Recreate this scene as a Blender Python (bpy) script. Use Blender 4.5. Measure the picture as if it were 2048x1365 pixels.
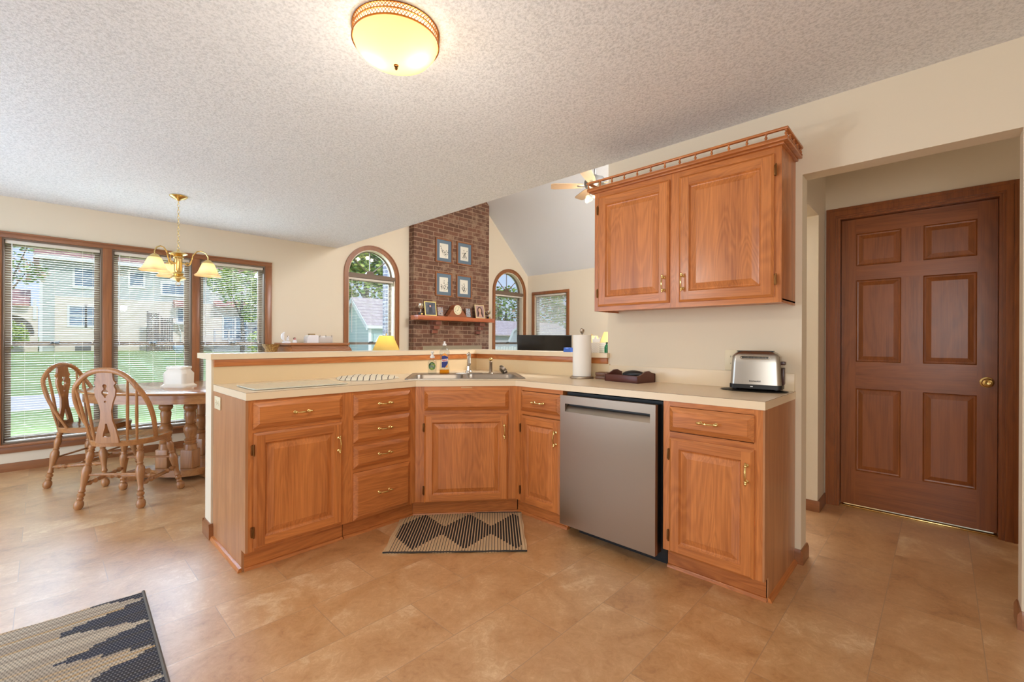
import bpy, bmesh, math, random
from mathutils import Vector, Matrix
from mathutils.geometry import tessellate_polygon
PI = math.pi
sc = bpy.context.scene
COL = sc.collection
for o in list(bpy.data.objects): bpy.data.objects.remove(o)

# ---------------------------------------------------------------- camera
CAM_H = 1.178; YAW = math.radians(43.739); ROLL = math.radians(0.231)
Fv = Vector((math.cos(YAW), math.sin(YAW), 0)); Rv = Vector((math.sin(YAW), -math.cos(YAW), 0)); Uv = Vector((0, 0, 1))
cd = bpy.data.cameras.new('camera'); cam = bpy.data.objects.new('camera', cd); COL.objects.link(cam)
cd.sensor_width = 36.0; cd.lens = 36.0 * 898.41 / 2048.0; cd.clip_start = .05; cd.clip_end = 400
r3 = Rv * math.cos(ROLL) + Uv * math.sin(ROLL); u3 = Uv * math.cos(ROLL) - Rv * math.sin(ROLL); b3 = -Fv
cam.matrix_world = Matrix(((r3.x, u3.x, b3.x, 0), (r3.y, u3.y, b3.y, 0), (r3.z, u3.z, b3.z, CAM_H), (0, 0, 0, 1)))
sc.camera = cam
sc.view_settings.view_transform = 'Standard'; sc.view_settings.look = 'None'
sc.view_settings.gamma = 1.0; sc.view_settings.use_curve_mapping = False
sc.view_settings.exposure = 0.13
sc.cycles.use_denoising = True
sc.cycles.max_bounces = 10; sc.cycles.diffuse_bounces = 5; sc.cycles.glossy_bounces = 5; sc.cycles.transparent_max_bounces = 24

def DL(d, l, z=0.0):                       # a point d metres ahead of the tripod and l metres to its right
    p = Fv * d + Rv * l; return Vector((p.x, p.y, z))

# ---------------------------------------------------------------- sky, sun, big lights
w = bpy.data.worlds.new('world'); sc.world = w; w.use_nodes = True
nt = w.node_tree; nt.nodes.clear()
tc = nt.nodes.new('ShaderNodeTexCoord'); sx = nt.nodes.new('ShaderNodeSeparateXYZ'); nt.links.new(tc.outputs['Generated'], sx.inputs[0])
rp = nt.nodes.new('ShaderNodeValToRGB'); nt.links.new(sx.outputs['Z'], rp.inputs[0])
rp.color_ramp.elements[0].position = 0.0; rp.color_ramp.elements[0].color = (.62, .72, .88, 1)
rp.color_ramp.elements[1].position = .7; rp.color_ramp.elements[1].color = (.42, .60, .95, 1)
bg = nt.nodes.new('ShaderNodeBackground'); bg.inputs[1].default_value = 1.0; nt.links.new(rp.outputs[0], bg.inputs[0])
wo = nt.nodes.new('ShaderNodeOutputWorld'); nt.links.new(bg.outputs[0], wo.inputs[0])

def light(name, kind, loc, energy, color, target=None, **kw):
    d = bpy.data.lights.new(name, kind); d.energy = energy; d.color = color
    for k, v in kw.items(): setattr(d, k, v)
    o = bpy.data.objects.new(name, d); COL.objects.link(o); o.location = loc
    if target is not None:
        o.rotation_euler = (Vector(target) - Vector(loc)).to_track_quat('-Z', 'Y').to_euler()
    return o
light('sun', 'SUN', (6, -12, 20), 1.9, (1, .95, .86), target=(1, 10, 0), angle=math.radians(1.2))
DAY = (.60, .78, 1.0)
# added area lamps outside the dining and great room windows, boosting sky daylight
light('daylight_lamp_dining', 'AREA', (.8, 7.7, 3.25), 1600, DAY, target=(.8, 5.0, .9), shape='RECTANGLE', size=4.6, size_y=1.8)
light('daylight_lamp_great_room', 'AREA', (9.2, 5.4, 3.4), 420, DAY, target=(6.0, 5.0, .9), shape='RECTANGLE', size=1.4, size_y=1.4)
# added fill lamp behind the camera for an assumed window; west wall has none
light('fill_kitchen_west', 'AREA', (-1.75, -.4, 1.45), 62, (.93, .97, 1.0), target=(2.2, .7, 1.7), shape='RECTANGLE', size=2.2, size_y=1.3)
light('fill_dining_west', 'AREA', (-1.8, 4.0, 1.1), 72, DAY, target=(2, 4.0, 1.3), shape='RECTANGLE', size=2.4, size_y=2.0)  # added fill lamp in front of the west wall, which has no door
light('fill_great_room_south', 'AREA', (4.1, .9, 3.2), 170, (.97, .97, 1.0), target=(5.2, 5, 1.6), shape='RECTANGLE', size=1.5, size_y=1.3)  # added fill lamp high at the great room's south wall, no window there
light('hall_area_light', 'AREA', (3.3, -1.5, 1.9), 3.0, (1, .92, .8), target=(3.4, .5, 1.0), shape='RECTANGLE', size=.6, size_y=.6)  # added warm area lamp inside the hall, out of view, aimed along it

# ---------------------------------------------------------------- materials
def new_mat(name):
    m = bpy.data.materials.new(name); m.use_nodes = True; t = m.node_tree; t.nodes.clear()
    out = t.nodes.new('ShaderNodeOutputMaterial'); p = t.nodes.new('ShaderNodeBsdfPrincipled'); t.links.new(p.outputs[0], out.inputs[0])
    return m, t, p
def srgb(r, g, b):
    f = lambda c: ((c / 255 + .055) / 1.055) ** 2.4 if c > 10 else c / 255 / 12.92
    return (f(r), f(g), f(b), 1)
def N(t, kind, **kw):
    n = t.nodes.new('ShaderNode' + kind)
    for k, v in kw.items():
        if k.startswith('i_'):
            key = k[2:]; key = int(key) if key.isdigit() else key.replace('_', ' ')
            n.inputs[key].default_value = v
        else: setattr(n, k, v)
    return n
def L(t, a, b): t.links.new(a, b)
def math_(t, op, a, b=None, c=None):
    n = t.nodes.new('ShaderNodeMath'); n.operation = op
    for i, x in enumerate((a, b, c)):
        if x is None: continue
        if isinstance(x, (int, float)): n.inputs[i].default_value = x
        else: t.links.new(x, n.inputs[i])
    return n.outputs[0]
def mixc(t, fac, a, b, mode='MIX'):
    n = t.nodes.new('ShaderNodeMix'); n.data_type = 'RGBA'; n.blend_type = mode
    for i, x in ((0, fac), (6, a), (7, b)):
        if isinstance(x, (int, float)): n.inputs[i].default_value = x
        elif isinstance(x, tuple): n.inputs[i].default_value = x
        else: t.links.new(x, n.inputs[i])
    return n.outputs[2]
def ramp(t, fac, stops):
    n = t.nodes.new('ShaderNodeValToRGB'); e = n.color_ramp.elements
    while len(e) < len(stops): e.new(.5)
    for i, (p, c) in enumerate(stops): e[i].position = p; e[i].color = c
    t.links.new(fac, n.inputs[0]); return n.outputs[0]
def bump(t, p, h, strength=.3, dist=.002):
    b = N(t, 'Bump'); b.inputs['Strength'].default_value = strength; b.inputs['Distance'].default_value = dist
    L(t, h, b.inputs['Height']); L(t, b.outputs[0], p.inputs['Normal'])
def plain(name, col, rough=.5, metal=0, spec=.5, noise=0, **kw):
    m, t, p = new_mat(name); p.inputs['Base Color'].default_value = col; p.inputs['Roughness'].default_value = rough
    p.inputs['Metallic'].default_value = metal; p.inputs['Specular IOR Level'].default_value = spec
    for k, v in kw.items(): p.inputs[k.replace('_', ' ')].default_value = v
    if noise:
        c = N(t, 'TexCoord'); n = N(t, 'TexNoise', i_Scale=30.0); L(t, c.outputs['Object'], n.inputs['Vector'])
        L(t, mixc(t, math_(t, 'MULTIPLY', n.outputs[0], noise), col, tuple(x * .55 for x in col[:3]) + (1,)), p.inputs['Base Color'])
    return m
def oak(name, light_, dark_, axis='Z', rough=.32, fig=1.0, planks=9.0):
    m, t, p = new_mat(name)
    c = N(t, 'TexCoord'); oi = N(t, 'ObjectInfo')
    off = N(t, 'VectorMath', operation='SCALE'); cmb = N(t, 'CombineXYZ')
    for k in range(3): L(t, oi.outputs['Random'], cmb.inputs[k])
    L(t, cmb.outputs[0], off.inputs[0]); off.inputs[3].default_value = 17.0
    ad = N(t, 'VectorMath', operation='ADD'); L(t, c.outputs['Object'], ad.inputs[0]); L(t, off.outputs[0], ad.inputs[1])
    def mp(a, b):
        s = {'X': (b, a, a), 'Y': (a, b, a), 'Z': (a, a, b)}[axis]
        q = N(t, 'Mapping'); q.inputs['Scale'].default_value = s; L(t, ad.outputs[0], q.inputs['Vector']); return q.outputs[0]
    n1 = N(t, 'TexNoise', i_Scale=1.0, i_Detail=3.0, i_Distortion=.9); L(t, mp(6.0, .9), n1.inputs['Vector'])
    rings = math_(t, 'SINE', math_(t, 'MULTIPLY', n1.outputs[0], 95.0 * fig))
    n2 = N(t, 'TexNoise', i_Scale=1.0, i_Detail=6.0, i_Roughness=.7); L(t, mp(150, 3.5), n2.inputs['Vector'])
    n3 = N(t, 'TexNoise', i_Scale=1.0, i_Detail=2.0); L(t, mp(16, .8), n3.inputs['Vector'])
    sp = N(t, 'SeparateXYZ'); L(t, ad.outputs[0], sp.inputs[0])
    cr = {'X': 'Z', 'Y': 'X', 'Z': 'X'}[axis]
    wn = N(t, 'TexWhiteNoise', noise_dimensions='1D'); L(t, math_(t, 'FLOOR', math_(t, 'MULTIPLY', sp.outputs[cr], planks)), wn.inputs['W'])
    f = math_(t, 'ADD', math_(t, 'MULTIPLY', math_(t, 'ADD', rings, 1.0), .06), math_(t, 'MULTIPLY', n2.outputs[0], .60))
    f = math_(t, 'ADD', f, math_(t, 'MULTIPLY', n3.outputs[0], .42)); f = math_(t, 'ADD', f, math_(t, 'MULTIPLY', wn.outputs[0], .12))
    L(t, ramp(t, f, [(.45, light_), (.67, tuple(l * .6 + d * .4 for l, d in zip(light_, dark_))), (1.0, dark_)]), p.inputs['Base Color'])
    p.inputs['Roughness'].default_value = rough; p.inputs['Coat Weight'].default_value = .12; p.inputs['Coat Roughness'].default_value = .2
    bump(t, p, n2.outputs[0], .12, .001)
    return m
OL, OD = srgb(208, 130, 68), srgb(132, 66, 28)
oakZ = oak('oak_vertical_grain', OL, OD, 'Z'); oakX = oak('oak_horizontal_grain', OL, OD, 'X'); oakY = oak('oak_depth_grain', OL, OD, 'Y')
OAK = [oakZ, oakX, oakY]; end_oak = oak('oak_end_panel', srgb(196, 140, 96), srgb(146, 96, 60), 'Z', fig=.4)  # the last one is a paler, greyer oak tone for the cabinet end panels
trimX = oak('oak_trim_long', srgb(156, 98, 56), srgb(106, 62, 34), 'X', fig=.3, planks=.1)
trimY = oak('oak_trim_deep', srgb(156, 98, 56), srgb(106, 62, 34), 'Y', fig=.3, planks=.1)
trimZ = oak('oak_trim_upright', srgb(156, 98, 56), srgb(106, 62, 34), 'Z', fig=.3, planks=.1)
TRIM = [trimZ, trimX, trimY]
drk1, drk2 = srgb(154, 88, 40), srgb(90, 44, 16)
doorZ = oak('stained_door_vertical', drk1, drk2, 'Z', fig=.5); doorX = oak('stained_door_horizontal', drk1, drk2, 'Y', fig=.5)
DOORW = [doorZ, doorX]
honey1, honey2 = srgb(176, 122, 74), srgb(118, 72, 38)
honZ = oak('honey_oak', honey1, honey2, 'Z', rough=.28, fig=.5, planks=.1); honX = oak('honey_oak_top', honey1, honey2, 'X', rough=.22, fig=.6)
mahog = plain('mahogany', srgb(94, 44, 34), .35, noise=.5)
wall_m, t_, p_ = new_mat('painted_wall'); p_.inputs['Base Color'].default_value = srgb(226, 212, 188); p_.inputs['Roughness'].default_value = .75
n_ = N(t_, 'TexNoise', i_Scale=180.0); c_ = N(t_, 'TexCoord'); L(t_, c_.outputs['Object'], n_.inputs['Vector']); bump(t_, p_, n_.outputs[0], .08, .001)
white_paint = plain('white_paint', srgb(232, 230, 224), .6)
ceil_m, t_, p_ = new_mat('popcorn_ceiling'); p_.inputs['Roughness'].default_value = .95
c_ = N(t_, 'TexCoord'); n_ = N(t_, 'TexNoise', i_Scale=78.0, i_Detail=4.0, i_Roughness=.7); L(t_, c_.outputs['Object'], n_.inputs['Vector'])
L(t_, ramp(t_, n_.outputs[0], [(.34, srgb(208, 210, 211)), (.56, srgb(236, 237, 238))]), p_.inputs['Base Color']); bump(t_, p_, n_.outputs[0], .6, .008)
vault_m = plain('smooth_ceiling', srgb(228, 230, 232), .9)
# stone look vinyl tiles
floor_m, t_, p_ = new_mat('stone_vinyl_floor')
c_ = N(t_, 'TexCoord'); mpn = N(t_, 'Mapping'); mpn.inputs['Location'].default_value = (.08, .12, 0); L(t_, c_.outputs['Object'], mpn.inputs['Vector'])
br = N(t_, 'TexBrick', i_Scale=1.0, i_Mortar_Size=.0016, i_Brick_Width=.61, i_Row_Height=.305, i_Bias=0.0)
br.offset = .5; br.inputs['Color1'].default_value = (0, 0, 0, 1); br.inputs['Color2'].default_value = (1, 1, 1, 1); br.inputs['Mortar'].default_value = (.5, .5, .5, 1)
L(t_, mpn.outputs[0], br.inputs['Vector'])
tint = N(t_, 'SeparateColor'); L(t_, br.outputs['Color'], tint.inputs[0])
ofs = N(t_, 'VectorMath', operation='ADD'); L(t_, mpn.outputs[0], ofs.inputs[0]); cb = N(t_, 'CombineXYZ'); L(t_, math_(t_, 'MULTIPLY', tint.outputs[0], 9.0), cb.inputs[0]); L(t_, cb.outputs[0], ofs.inputs[1])
na = N(t_, 'TexNoise', i_Scale=4.5, i_Detail=8.0, i_Roughness=.62, i_Distortion=.6); L(t_, ofs.outputs[0], na.inputs['Vector'])
nb = N(t_, 'TexNoise', i_Scale=22.0, i_Detail=9.0, i_Roughness=.82, i_Distortion=1.4); L(t_, ofs.outputs[0], nb.inputs['Vector'])
f_ = math_(t_, 'ADD', math_(t_, 'MULTIPLY', na.outputs[0], .50), math_(t_, 'ADD', math_(t_, 'MULTIPLY', nb.outputs[0], .42), math_(t_, 'MULTIPLY', tint.outputs[0], .10)))
col_ = ramp(t_, f_, [(.34, srgb(150, 100, 56)), (.45, srgb(188, 138, 86)), (.55, srgb(204, 158, 108)), (.66, srgb(230, 198, 154))])
L(t_, mixc(t_, br.outputs['Fac'], col_, srgb(172, 134, 98)), p_.inputs['Base Color'])
L(t_, math_(t_, 'ADD', math_(t_, 'MULTIPLY', nb.outputs[0], .2), .30), p_.inputs['Roughness']); p_.inputs['Coat Weight'].default_value = 1.0; p_.inputs['Coat Roughness'].default_value = .42; p_.inputs['Coat IOR'].default_value = 1.75; bump(t_, p_, nb.outputs[0], .12, .0015)
carpet_m = plain('beige_carpet', srgb(190, 172, 146), .95, noise=.5)
lam_m = plain('beige_laminate', srgb(234, 214, 182), .28, spec=.4)
lam_w = plain('beige_laminate_panel', srgb(228, 204, 162), .4)
brass = plain('polished_brass', srgb(224, 196, 130), .22, 1)
dbrass = plain('antique_brass', srgb(120, 82, 46), .4, 1)
chrome = plain('chrome', srgb(225, 222, 216), .12, 1)
steel, t_, p_ = new_mat('brushed_stainless'); p_.inputs['Metallic'].default_value = 1; p_.inputs['Base Color'].default_value = srgb(166, 150, 132)
c_ = N(t_, 'TexCoord'); mpn = N(t_, 'Mapping'); mpn.inputs['Scale'].default_value = (4, 4, 900); L(t_, c_.outputs['Object'], mpn.inputs['Vector'])
n_ = N(t_, 'TexNoise', i_Scale=1.0, i_Detail=2.0); L(t_, mpn.outputs[0], n_.inputs['Vector'])
L(t_, math_(t_, 'ADD', math_(t_, 'MULTIPLY', n_.outputs[0], .12), .30), p_.inputs['Roughness'])
p_.inputs['Anisotropic'].default_value = .6
sinksteel = plain('sink_steel', srgb(160, 150, 138), .36, 1)
black = plain('black_plastic', srgb(16, 14, 13), .45)
gloss_black = plain('black_screen', srgb(10, 10, 12), .1)
ivory = plain('ivory_plastic', srgb(226, 212, 178), .4)
almond = plain('almond_ceramic', srgb(226, 216, 200), .25)
whitep = plain('white_plastic', srgb(236, 234, 230), .4)
blindm = plain('blind_slats', srgb(226, 216, 200), .5)
sashm = plain('taupe_sash', srgb(116, 96, 78), .5)
def glassmat(name, tint, refl=.08):
    m = bpy.data.materials.new(name); m.use_nodes = True; t = m.node_tree; t.nodes.clear()
    o = t.nodes.new('ShaderNodeOutputMaterial'); tr = N(t, 'BsdfTransparent'); tr.inputs[0].default_value = tint
    g = N(t, 'BsdfGlossy'); g.inputs['Roughness'].default_value = .02
    lw = N(t, 'LayerWeight', i_Blend=.5); mx = N(t, 'MixShader'); L(t, math_(t, 'ADD', math_(t, 'MULTIPLY', math_(t, 'POWER', lw.outputs['Facing'], 4.0), .6), .035), mx.inputs[0])
    L(t, tr.outputs[0], mx.inputs[1]); L(t, g.outputs[0], mx.inputs[2]); L(t, mx.outputs[0], o.inputs[0]); return m
pane_m = glassmat('window_glass', (.95, .98, 1, 1)); bottle_m = glassmat('clear_plastic', (.88, .9, .9, 1)); amber_m = glassmat('yellow_soap', (.9, .6, .12, 1))
board_m = plain('glass_board', srgb(214, 218, 206), .07, spec=.8); acrylic = glassmat('acrylic', (.75, .72, .7, 1))
def emis(name, col, s):
    m = bpy.data.materials.new(name); m.use_nodes = True; t = m.node_tree; t.nodes.clear()
    o = t.nodes.new('ShaderNodeOutputMaterial'); e = N(t, 'Emission', i_Strength=s); e.inputs[0].default_value = col; L(t, e.outputs[0], o.inputs[0]); return m
def shade_mat(name, col, trans=.6, glow=0.0):
    m = bpy.data.materials.new(name); m.use_nodes = True; t = m.node_tree; t.nodes.clear()
    o = t.nodes.new('ShaderNodeOutputMaterial'); d = N(t, 'BsdfDiffuse'); d.inputs[0].default_value = col; tr = N(t, 'BsdfTranslucent'); tr.inputs[0].default_value = col
    mx = N(t, 'MixShader'); mx.inputs[0].default_value = trans; L(t, d.outputs[0], mx.inputs[1]); L(t, tr.outputs[0], mx.inputs[2])
    if glow:
        e = N(t, 'Emission', i_Strength=glow); e.inputs[0].default_value = col; a = N(t, 'AddShader'); L(t, mx.outputs[0], a.inputs[0]); L(t, e.outputs[0], a.inputs[1]); L(t, a.outputs[0], o.inputs[0])
    else: L(t, mx.outputs[0], o.inputs[0])
    return m
bulb_m = emis('lit_bulb', (1, .82, .55, 1), 6)
def brickmat(name, c1, c2, mort, w=.205, h=.068, smear=.5, axes=('X', 'Y')):
    m, t, p = new_mat(name); c = N(t, 'TexCoord'); s = N(t, 'SeparateXYZ'); L(t, c.outputs['Object'], s.inputs[0])
    q = N(t, 'CombineXYZ'); L(t, math_(t, 'ADD', s.outputs['X'], s.outputs['Y']), q.inputs[0]); L(t, s.outputs['Z'], q.inputs[1])
    nz = N(t, 'TexNoise', i_Scale=9.0, i_Detail=2.0); L(t, c.outputs['Object'], nz.inputs['Vector'])
    dq = N(t, 'VectorMath', operation='MULTIPLY_ADD'); L(t, nz.outputs['Color'], dq.inputs[0]); dq.inputs[1].default_value = (.006, .012, 0); L(t, q.outputs[0], dq.inputs[2])
    b = N(t, 'TexBrick', i_Scale=1.0, i_Mortar_Size=.0065, i_Mortar_Smooth=.3, i_Brick_Width=w, i_Row_Height=h); L(t, dq.outputs[0], b.inputs['Vector'])
    b.inputs['Color1'].default_value = c1; b.inputs['Color2'].default_value = c2; b.inputs['Mortar'].default_value = mort
    n = N(t, 'TexNoise', i_Scale=5.5, i_Detail=7.0, i_Roughness=.7); L(t, c.outputs['Object'], n.inputs['Vector'])
    sm = ramp(t, n.outputs[0], [(.50, (0, 0, 0, 1)), (.62, (smear, smear, smear, 1))])
    L(t, mixc(t, sm, b.outputs['Color'], mort), p.inputs['Base Color']); p.inputs['Roughness'].default_value = .9
    bump(t, p, math_(t, 'SUBTRACT', 1.0, b.outputs['Fac']), .7, .01); return m
brick_m = brickmat('fireplace_brick', srgb(124, 84, 64), srgb(98, 68, 52), srgb(158, 130, 106), smear=.75)
brick_x = brickmat('chimney_brick', srgb(62, 54, 60), srgb(46, 40, 48), srgb(118, 116, 126), smear=.1)
# ---------------------------------------------------------------- mesh helpers
class B:
    def __init__(s): s.bm = bmesh.new(); s.mi = 0; s.M = Matrix.Identity(4)
    def v(s, p): return s.bm.verts.new(s.M @ Vector(p))
    def f(s, vs, mi=None):
        try: fc = s.bm.faces.new(vs); fc.material_index = s.mi if mi is None else mi; return fc
        except ValueError: return None
    def box(s, x0, y0, z0, x1, y1, z1, mi=None, bev=0, M=None):
        T = s.M if M is None else s.M @ M
        x0, x1 = min(x0, x1), max(x0, x1); y0, y1 = min(y0, y1), max(y0, y1); z0, z1 = min(z0, z1), max(z0, z1)
        b = bmesh.new()
        vs = [b.verts.new((x, y, z)) for z in (z0, z1) for y in (y0, y1) for x in (x0, x1)]
        for q in ((0, 2, 3, 1), (4, 5, 7, 6), (0, 1, 5, 4), (2, 6, 7, 3), (0, 4, 6, 2), (1, 3, 7, 5)): b.faces.new([vs[i] for i in q])
        if bev: bmesh.ops.bevel(b, geom=b.edges[:], offset=bev, segments=3 if bev > .004 else 2, affect='EDGES', profile=.5)
        s.merge(b, T, mi); return s
    def merge(s, b, T, mi=None):
        mp = {v: s.bm.verts.new(T @ v.co) for v in b.verts}
        for fc in b.faces:
            nf = s.bm.faces.new([mp[v] for v in fc.verts]); nf.material_index = (s.mi if mi is None else mi)
        b.free()
    def lathe(s, prof, p0=(0, 0, 0), p1=(0, 0, 1), seg=20, mi=None, unit=True, flute=None):
        # prof: (radius, distance along axis); unit: distances are fractions of |p1-p0|
        p0, p1 = Vector(p0), Vector(p1); ax = p1 - p0; ln = ax.length; q = ax.to_track_quat('Z', 'Y').to_matrix() if ax.length > 0 else Matrix.Identity(3)
        if abs(ax.x) < 1e-9 and abs(ax.y) < 1e-9 and ax.z > 0: q = Matrix.Identity(3)
        rings = []
        for r, h in prof:
            h = h * ln if unit else h; row = []
            if r < 1e-6: row = [s.v(p0 + q @ Vector((0, 0, h)))]
            else:
                for k in range(seg):
                    a = 2 * PI * k / seg; rr = r * (1 + (flute(a, h) if flute else 0))
                    row.append(s.v(p0 + q @ Vector((rr * math.cos(a), rr * math.sin(a), h))))
            rings.append(row)
        for a, b in zip(rings, rings[1:]):
            if len(a) == 1 and len(b) == 1: continue
            for k in range(seg):
                k2 = (k + 1) % seg
                if len(a) == 1: s.f([a[0], b[k], b[k2]][::-1] if 0 else [a[0], b[k2], b[k]][::-1], mi)
                elif len(b) == 1: s.f([a[k], a[k2], b[0]], mi)
                else: s.f([a[k], a[k2], b[k2], b[k]], mi)
        return s
    def cyl(s, p0, p1, r, r2=None, seg=16, mi=None):
        r2 = r if r2 is None else r2; return s.lathe([(0, 0), (r, 0), (r2, 1), (0, 1)], p0, p1, seg, mi)
    def ball(s, c, r, seg=16, mi=None, sz=1.0):
        n = 8; return s.lathe([(r * math.sin(PI * i / n) if 0 < i < n else 0, -r * sz * math.cos(PI * i / n)) for i in range(n + 1)], Vector(c), Vector(c) + Vector((0, 0, 1)), seg, mi, unit=False)
    def tube(s, pts, r, seg=8, mi=None, closed=False, flat=1.0):
        pts = [Vector(p) for p in pts]; n = len(pts); rad = (lambda i: r[i]) if isinstance(r, (list, tuple)) else (lambda i: r)
        rows = []; up = None
        for i, p in enumerate(pts):
            a = pts[(i - 1) % n] if (closed or i) else p; b = pts[(i + 1) % n] if (closed or i < n - 1) else p
            d = (b - a).normalized()
            if up is None: up = d.orthogonal().normalized() if abs(d.z) > .9 else (Vector((0, 0, 1)) - d * d.z).normalized()
            else: up = (up - d * up.dot(d)).normalized()
            sd = d.cross(up)
            rows.append([s.v(p + (up * math.cos(2 * PI * k / seg) * rad(i) * flat + sd * math.sin(2 * PI * k / seg) * rad(i))) for k in range(seg)])
        m = n if closed else n - 1
        for i in range(m):
            a, b = rows[i], rows[(i + 1) % n]
            for k in range(seg): s.f([a[k], a[(k + 1) % seg], b[(k + 1) % seg], b[k]], mi)
        if not closed: s.f(rows[0][::-1], mi); s.f(rows[-1], mi)
        return s
    def prism(s, outer, holes, a0, a1, mp, mi=None):
        # polygon (2D) with holes, extruded from a0 to a1; mp(u, v, a) -> 3D
        loops = [outer] + list(holes); tri = tessellate_polygon([[Vector((u, v, 0)) for u, v in lp] for lp in loops])
        flat = [q for lp in loops for q in lp]
        A = [s.v(mp(u, v, a0)) for u, v in flat]; C = [s.v(mp(u, v, a1)) for u, v in flat]
        for t3 in tri: s.f([A[i] for i in t3], mi); s.f([C[i] for i in reversed(t3)], mi)
        k = 0
        for lp in loops:
            n = len(lp)
            for i in range(n): j = (i + 1) % n; s.f([A[k + i], A[k + j], C[k + j], C[k + i]], mi)
            k += n
        return s
    def rings(s, w, h, rg, mp, mi_side=0, mi_top=1, cap=None):
        # nested rectangles rg=[(inset, depth)], mapped by mp(x, z, depth)
        rows = []
        for ins, d in rg: rows.append([s.v(mp(x, z, d)) for x, z in ((ins, ins), (w - ins, ins), (w - ins, h - ins), (ins, h - ins))])
        for a, b in zip(rows, rows[1:]):
            for k in range(4): s.f([a[k], a[(k + 1) % 4], b[(k + 1) % 4], b[k]], mi_top if k % 2 == 0 else mi_side)
        s.f(rows[-1], mi_side if cap is None else cap); return s
    def build(s, name, mats, parent=None, loc=(0, 0, 0), rot=(0, 0, 0), ang=35, fix=True):
        if fix: bmesh.ops.recalc_face_normals(s.bm, faces=s.bm.faces[:])
        s.bm.normal_update(); me = bpy.data.meshes.new(name)
        for e in s.bm.edges:
            e.smooth = len(e.link_faces) == 2 and e.calc_face_angle(0) < math.radians(ang)
        for fc in s.bm.faces: fc.smooth = True
        s.bm.to_mesh(me); s.bm.free()
        for m in (mats if isinstance(mats, (list, tuple)) else [mats]): me.materials.append(m)
        o = bpy.data.objects.new(name, me); COL.objects.link(o); o.parent = parent; o.location = loc; o.rotation_euler = rot
        return o
def tag(o, label, cat, group=None, kind=None):
    o['label'] = label; o['category'] = cat
    if group: o['group'] = group
    if kind: o['kind'] = kind
    return o
def thing(name, label, cat, loc=(0, 0, 0), rz=0, group=None):
    o = bpy.data.objects.new(name, None); COL.objects.link(o); o.location = loc; o.rotation_euler = (0, 0, rz); o.empty_display_size = .1
    return tag(o, label, cat, group)
def struct(name, b, mats, **kw):
    o = b.build(name, mats, **kw); o['kind'] = 'structure'; return o
def sempty(name, loc=(0, 0, 0)):
    o = bpy.data.objects.new(name, None); COL.objects.link(o); o.location = loc; o['kind'] = 'structure'; return o
def copy_tree(o, parent=None):
    c = o.copy(); COL.objects.link(c); c.parent = parent
    for ch in [x for x in bpy.data.objects if x.parent == o]: copy_tree(ch, c)
    return c
def text_mesh(name, body, size, mat, parent, loc, rot, extrude=.0004, stretch=1.0, bold=0.0):
    cu = bpy.data.curves.new(name, 'FONT'); cu.body = body; cu.size = size; cu.extrude = extrude; cu.align_x = 'CENTER'; cu.align_y = 'CENTER'; cu.offset = bold
    tmp = bpy.data.objects.new('tmp', cu); COL.objects.link(tmp); dg = bpy.context.evaluated_depsgraph_get()
    me = bpy.data.meshes.new_from_object(tmp.evaluated_get(dg)); bpy.data.objects.remove(tmp)
    me.materials.clear(); me.materials.append(mat); o = bpy.data.objects.new(name, me); COL.objects.link(o); o.parent = parent; o.location = loc; o.rotation_euler = rot; o.scale = (stretch, 1, 1)
    return o
XZ = lambda u, v, a: (u, a, v)
YZ = lambda u, v, a: (a, u, v)
XY = lambda u, v, a: (u, v, a)
def arcpts(cx, cy, r, a0, a1, n): return [(cx + r * math.cos(a0 + (a1 - a0) * i / n), cy + r * math.sin(a0 + (a1 - a0) * i / n)) for i in range(n + 1)]
# ---------------------------------------------------------------- room shell
YW = 5.98; XE = 6.70; XR = 2.785; XR2 = 2.90; ZC = 2.44
WX0, WY0 = -1.9, -1.8
WIN = [(-.25, .406), (.476, 1.137), (1.207, 1.877)]; WZ0, WZ1 = .245, 2.072
ARCH = [(3.311, .372, 2.115), (6.172, .387, 2.10)]; AZ0 = .55
def arch_poly(cx, r, zs, z0, n=24): return [(cx - r, z0), (cx + r, z0)] + arcpts(cx, zs, r, 0, PI, n)
def vz(x): return 2.47 + .94 * (XE - x) if x > 4.8 else 4.256 - (4.8 - x) * .881
b = B(); b.box(WX0 - .15, WY0 - .15, -.12, XE + .14, YW + .14, 0); struct('floor', b, floor_m)
b = B(); b.box(XR2 + .9, .76, .0, XE, YW, .012); b.box(XR2, .76, 0, XR2 + .9, YW, .012); struct('floor_great_room', b, carpet_m)
b = B(); b.box(WX0 - .15, WY0 - .15, ZC, XR, YW, ZC + .12); struct('ceiling', b, ceil_m)
b = B(); b.box(XR2, WY0, ZC, 3.97, .62, ZC + .1); struct('ceiling_hall', b, vault_m)
b = B()
b.prism([(XE + .14, vz(XE) - .13), (XE + .14, vz(XE)), (4.8, 4.40), (4.8, 4.256)], [], .62, YW + .14, XZ)
b.prism([(4.8, 4.256), (4.8, 4.40), (XR, vz(XR) + .14), (XR, vz(XR))], [], .62, YW + .14, XZ)
struct('ceiling_great_room', b, vault_m)
b = B()
holes = [[(a, WZ0), (c, WZ0), (c, WZ1), (a, WZ1)] for a, c in WIN] + [arch_poly(cx, r, zs, AZ0) for cx, r, zs in ARCH]
b.prism([(WX0, 0), (XE + .14, 0), (XE + .14, vz(XE)), (4.8, 4.256), (XR, vz(XR)), (XR, ZC + .05), (WX0, ZC + .05)], holes, YW, YW + .14, XZ)
struct('wall_north', b, wall_m)
b = B(); EWY0, EWY1, EWZ0, EWZ1 = 5.012, 5.795, .9, 2.085
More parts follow.
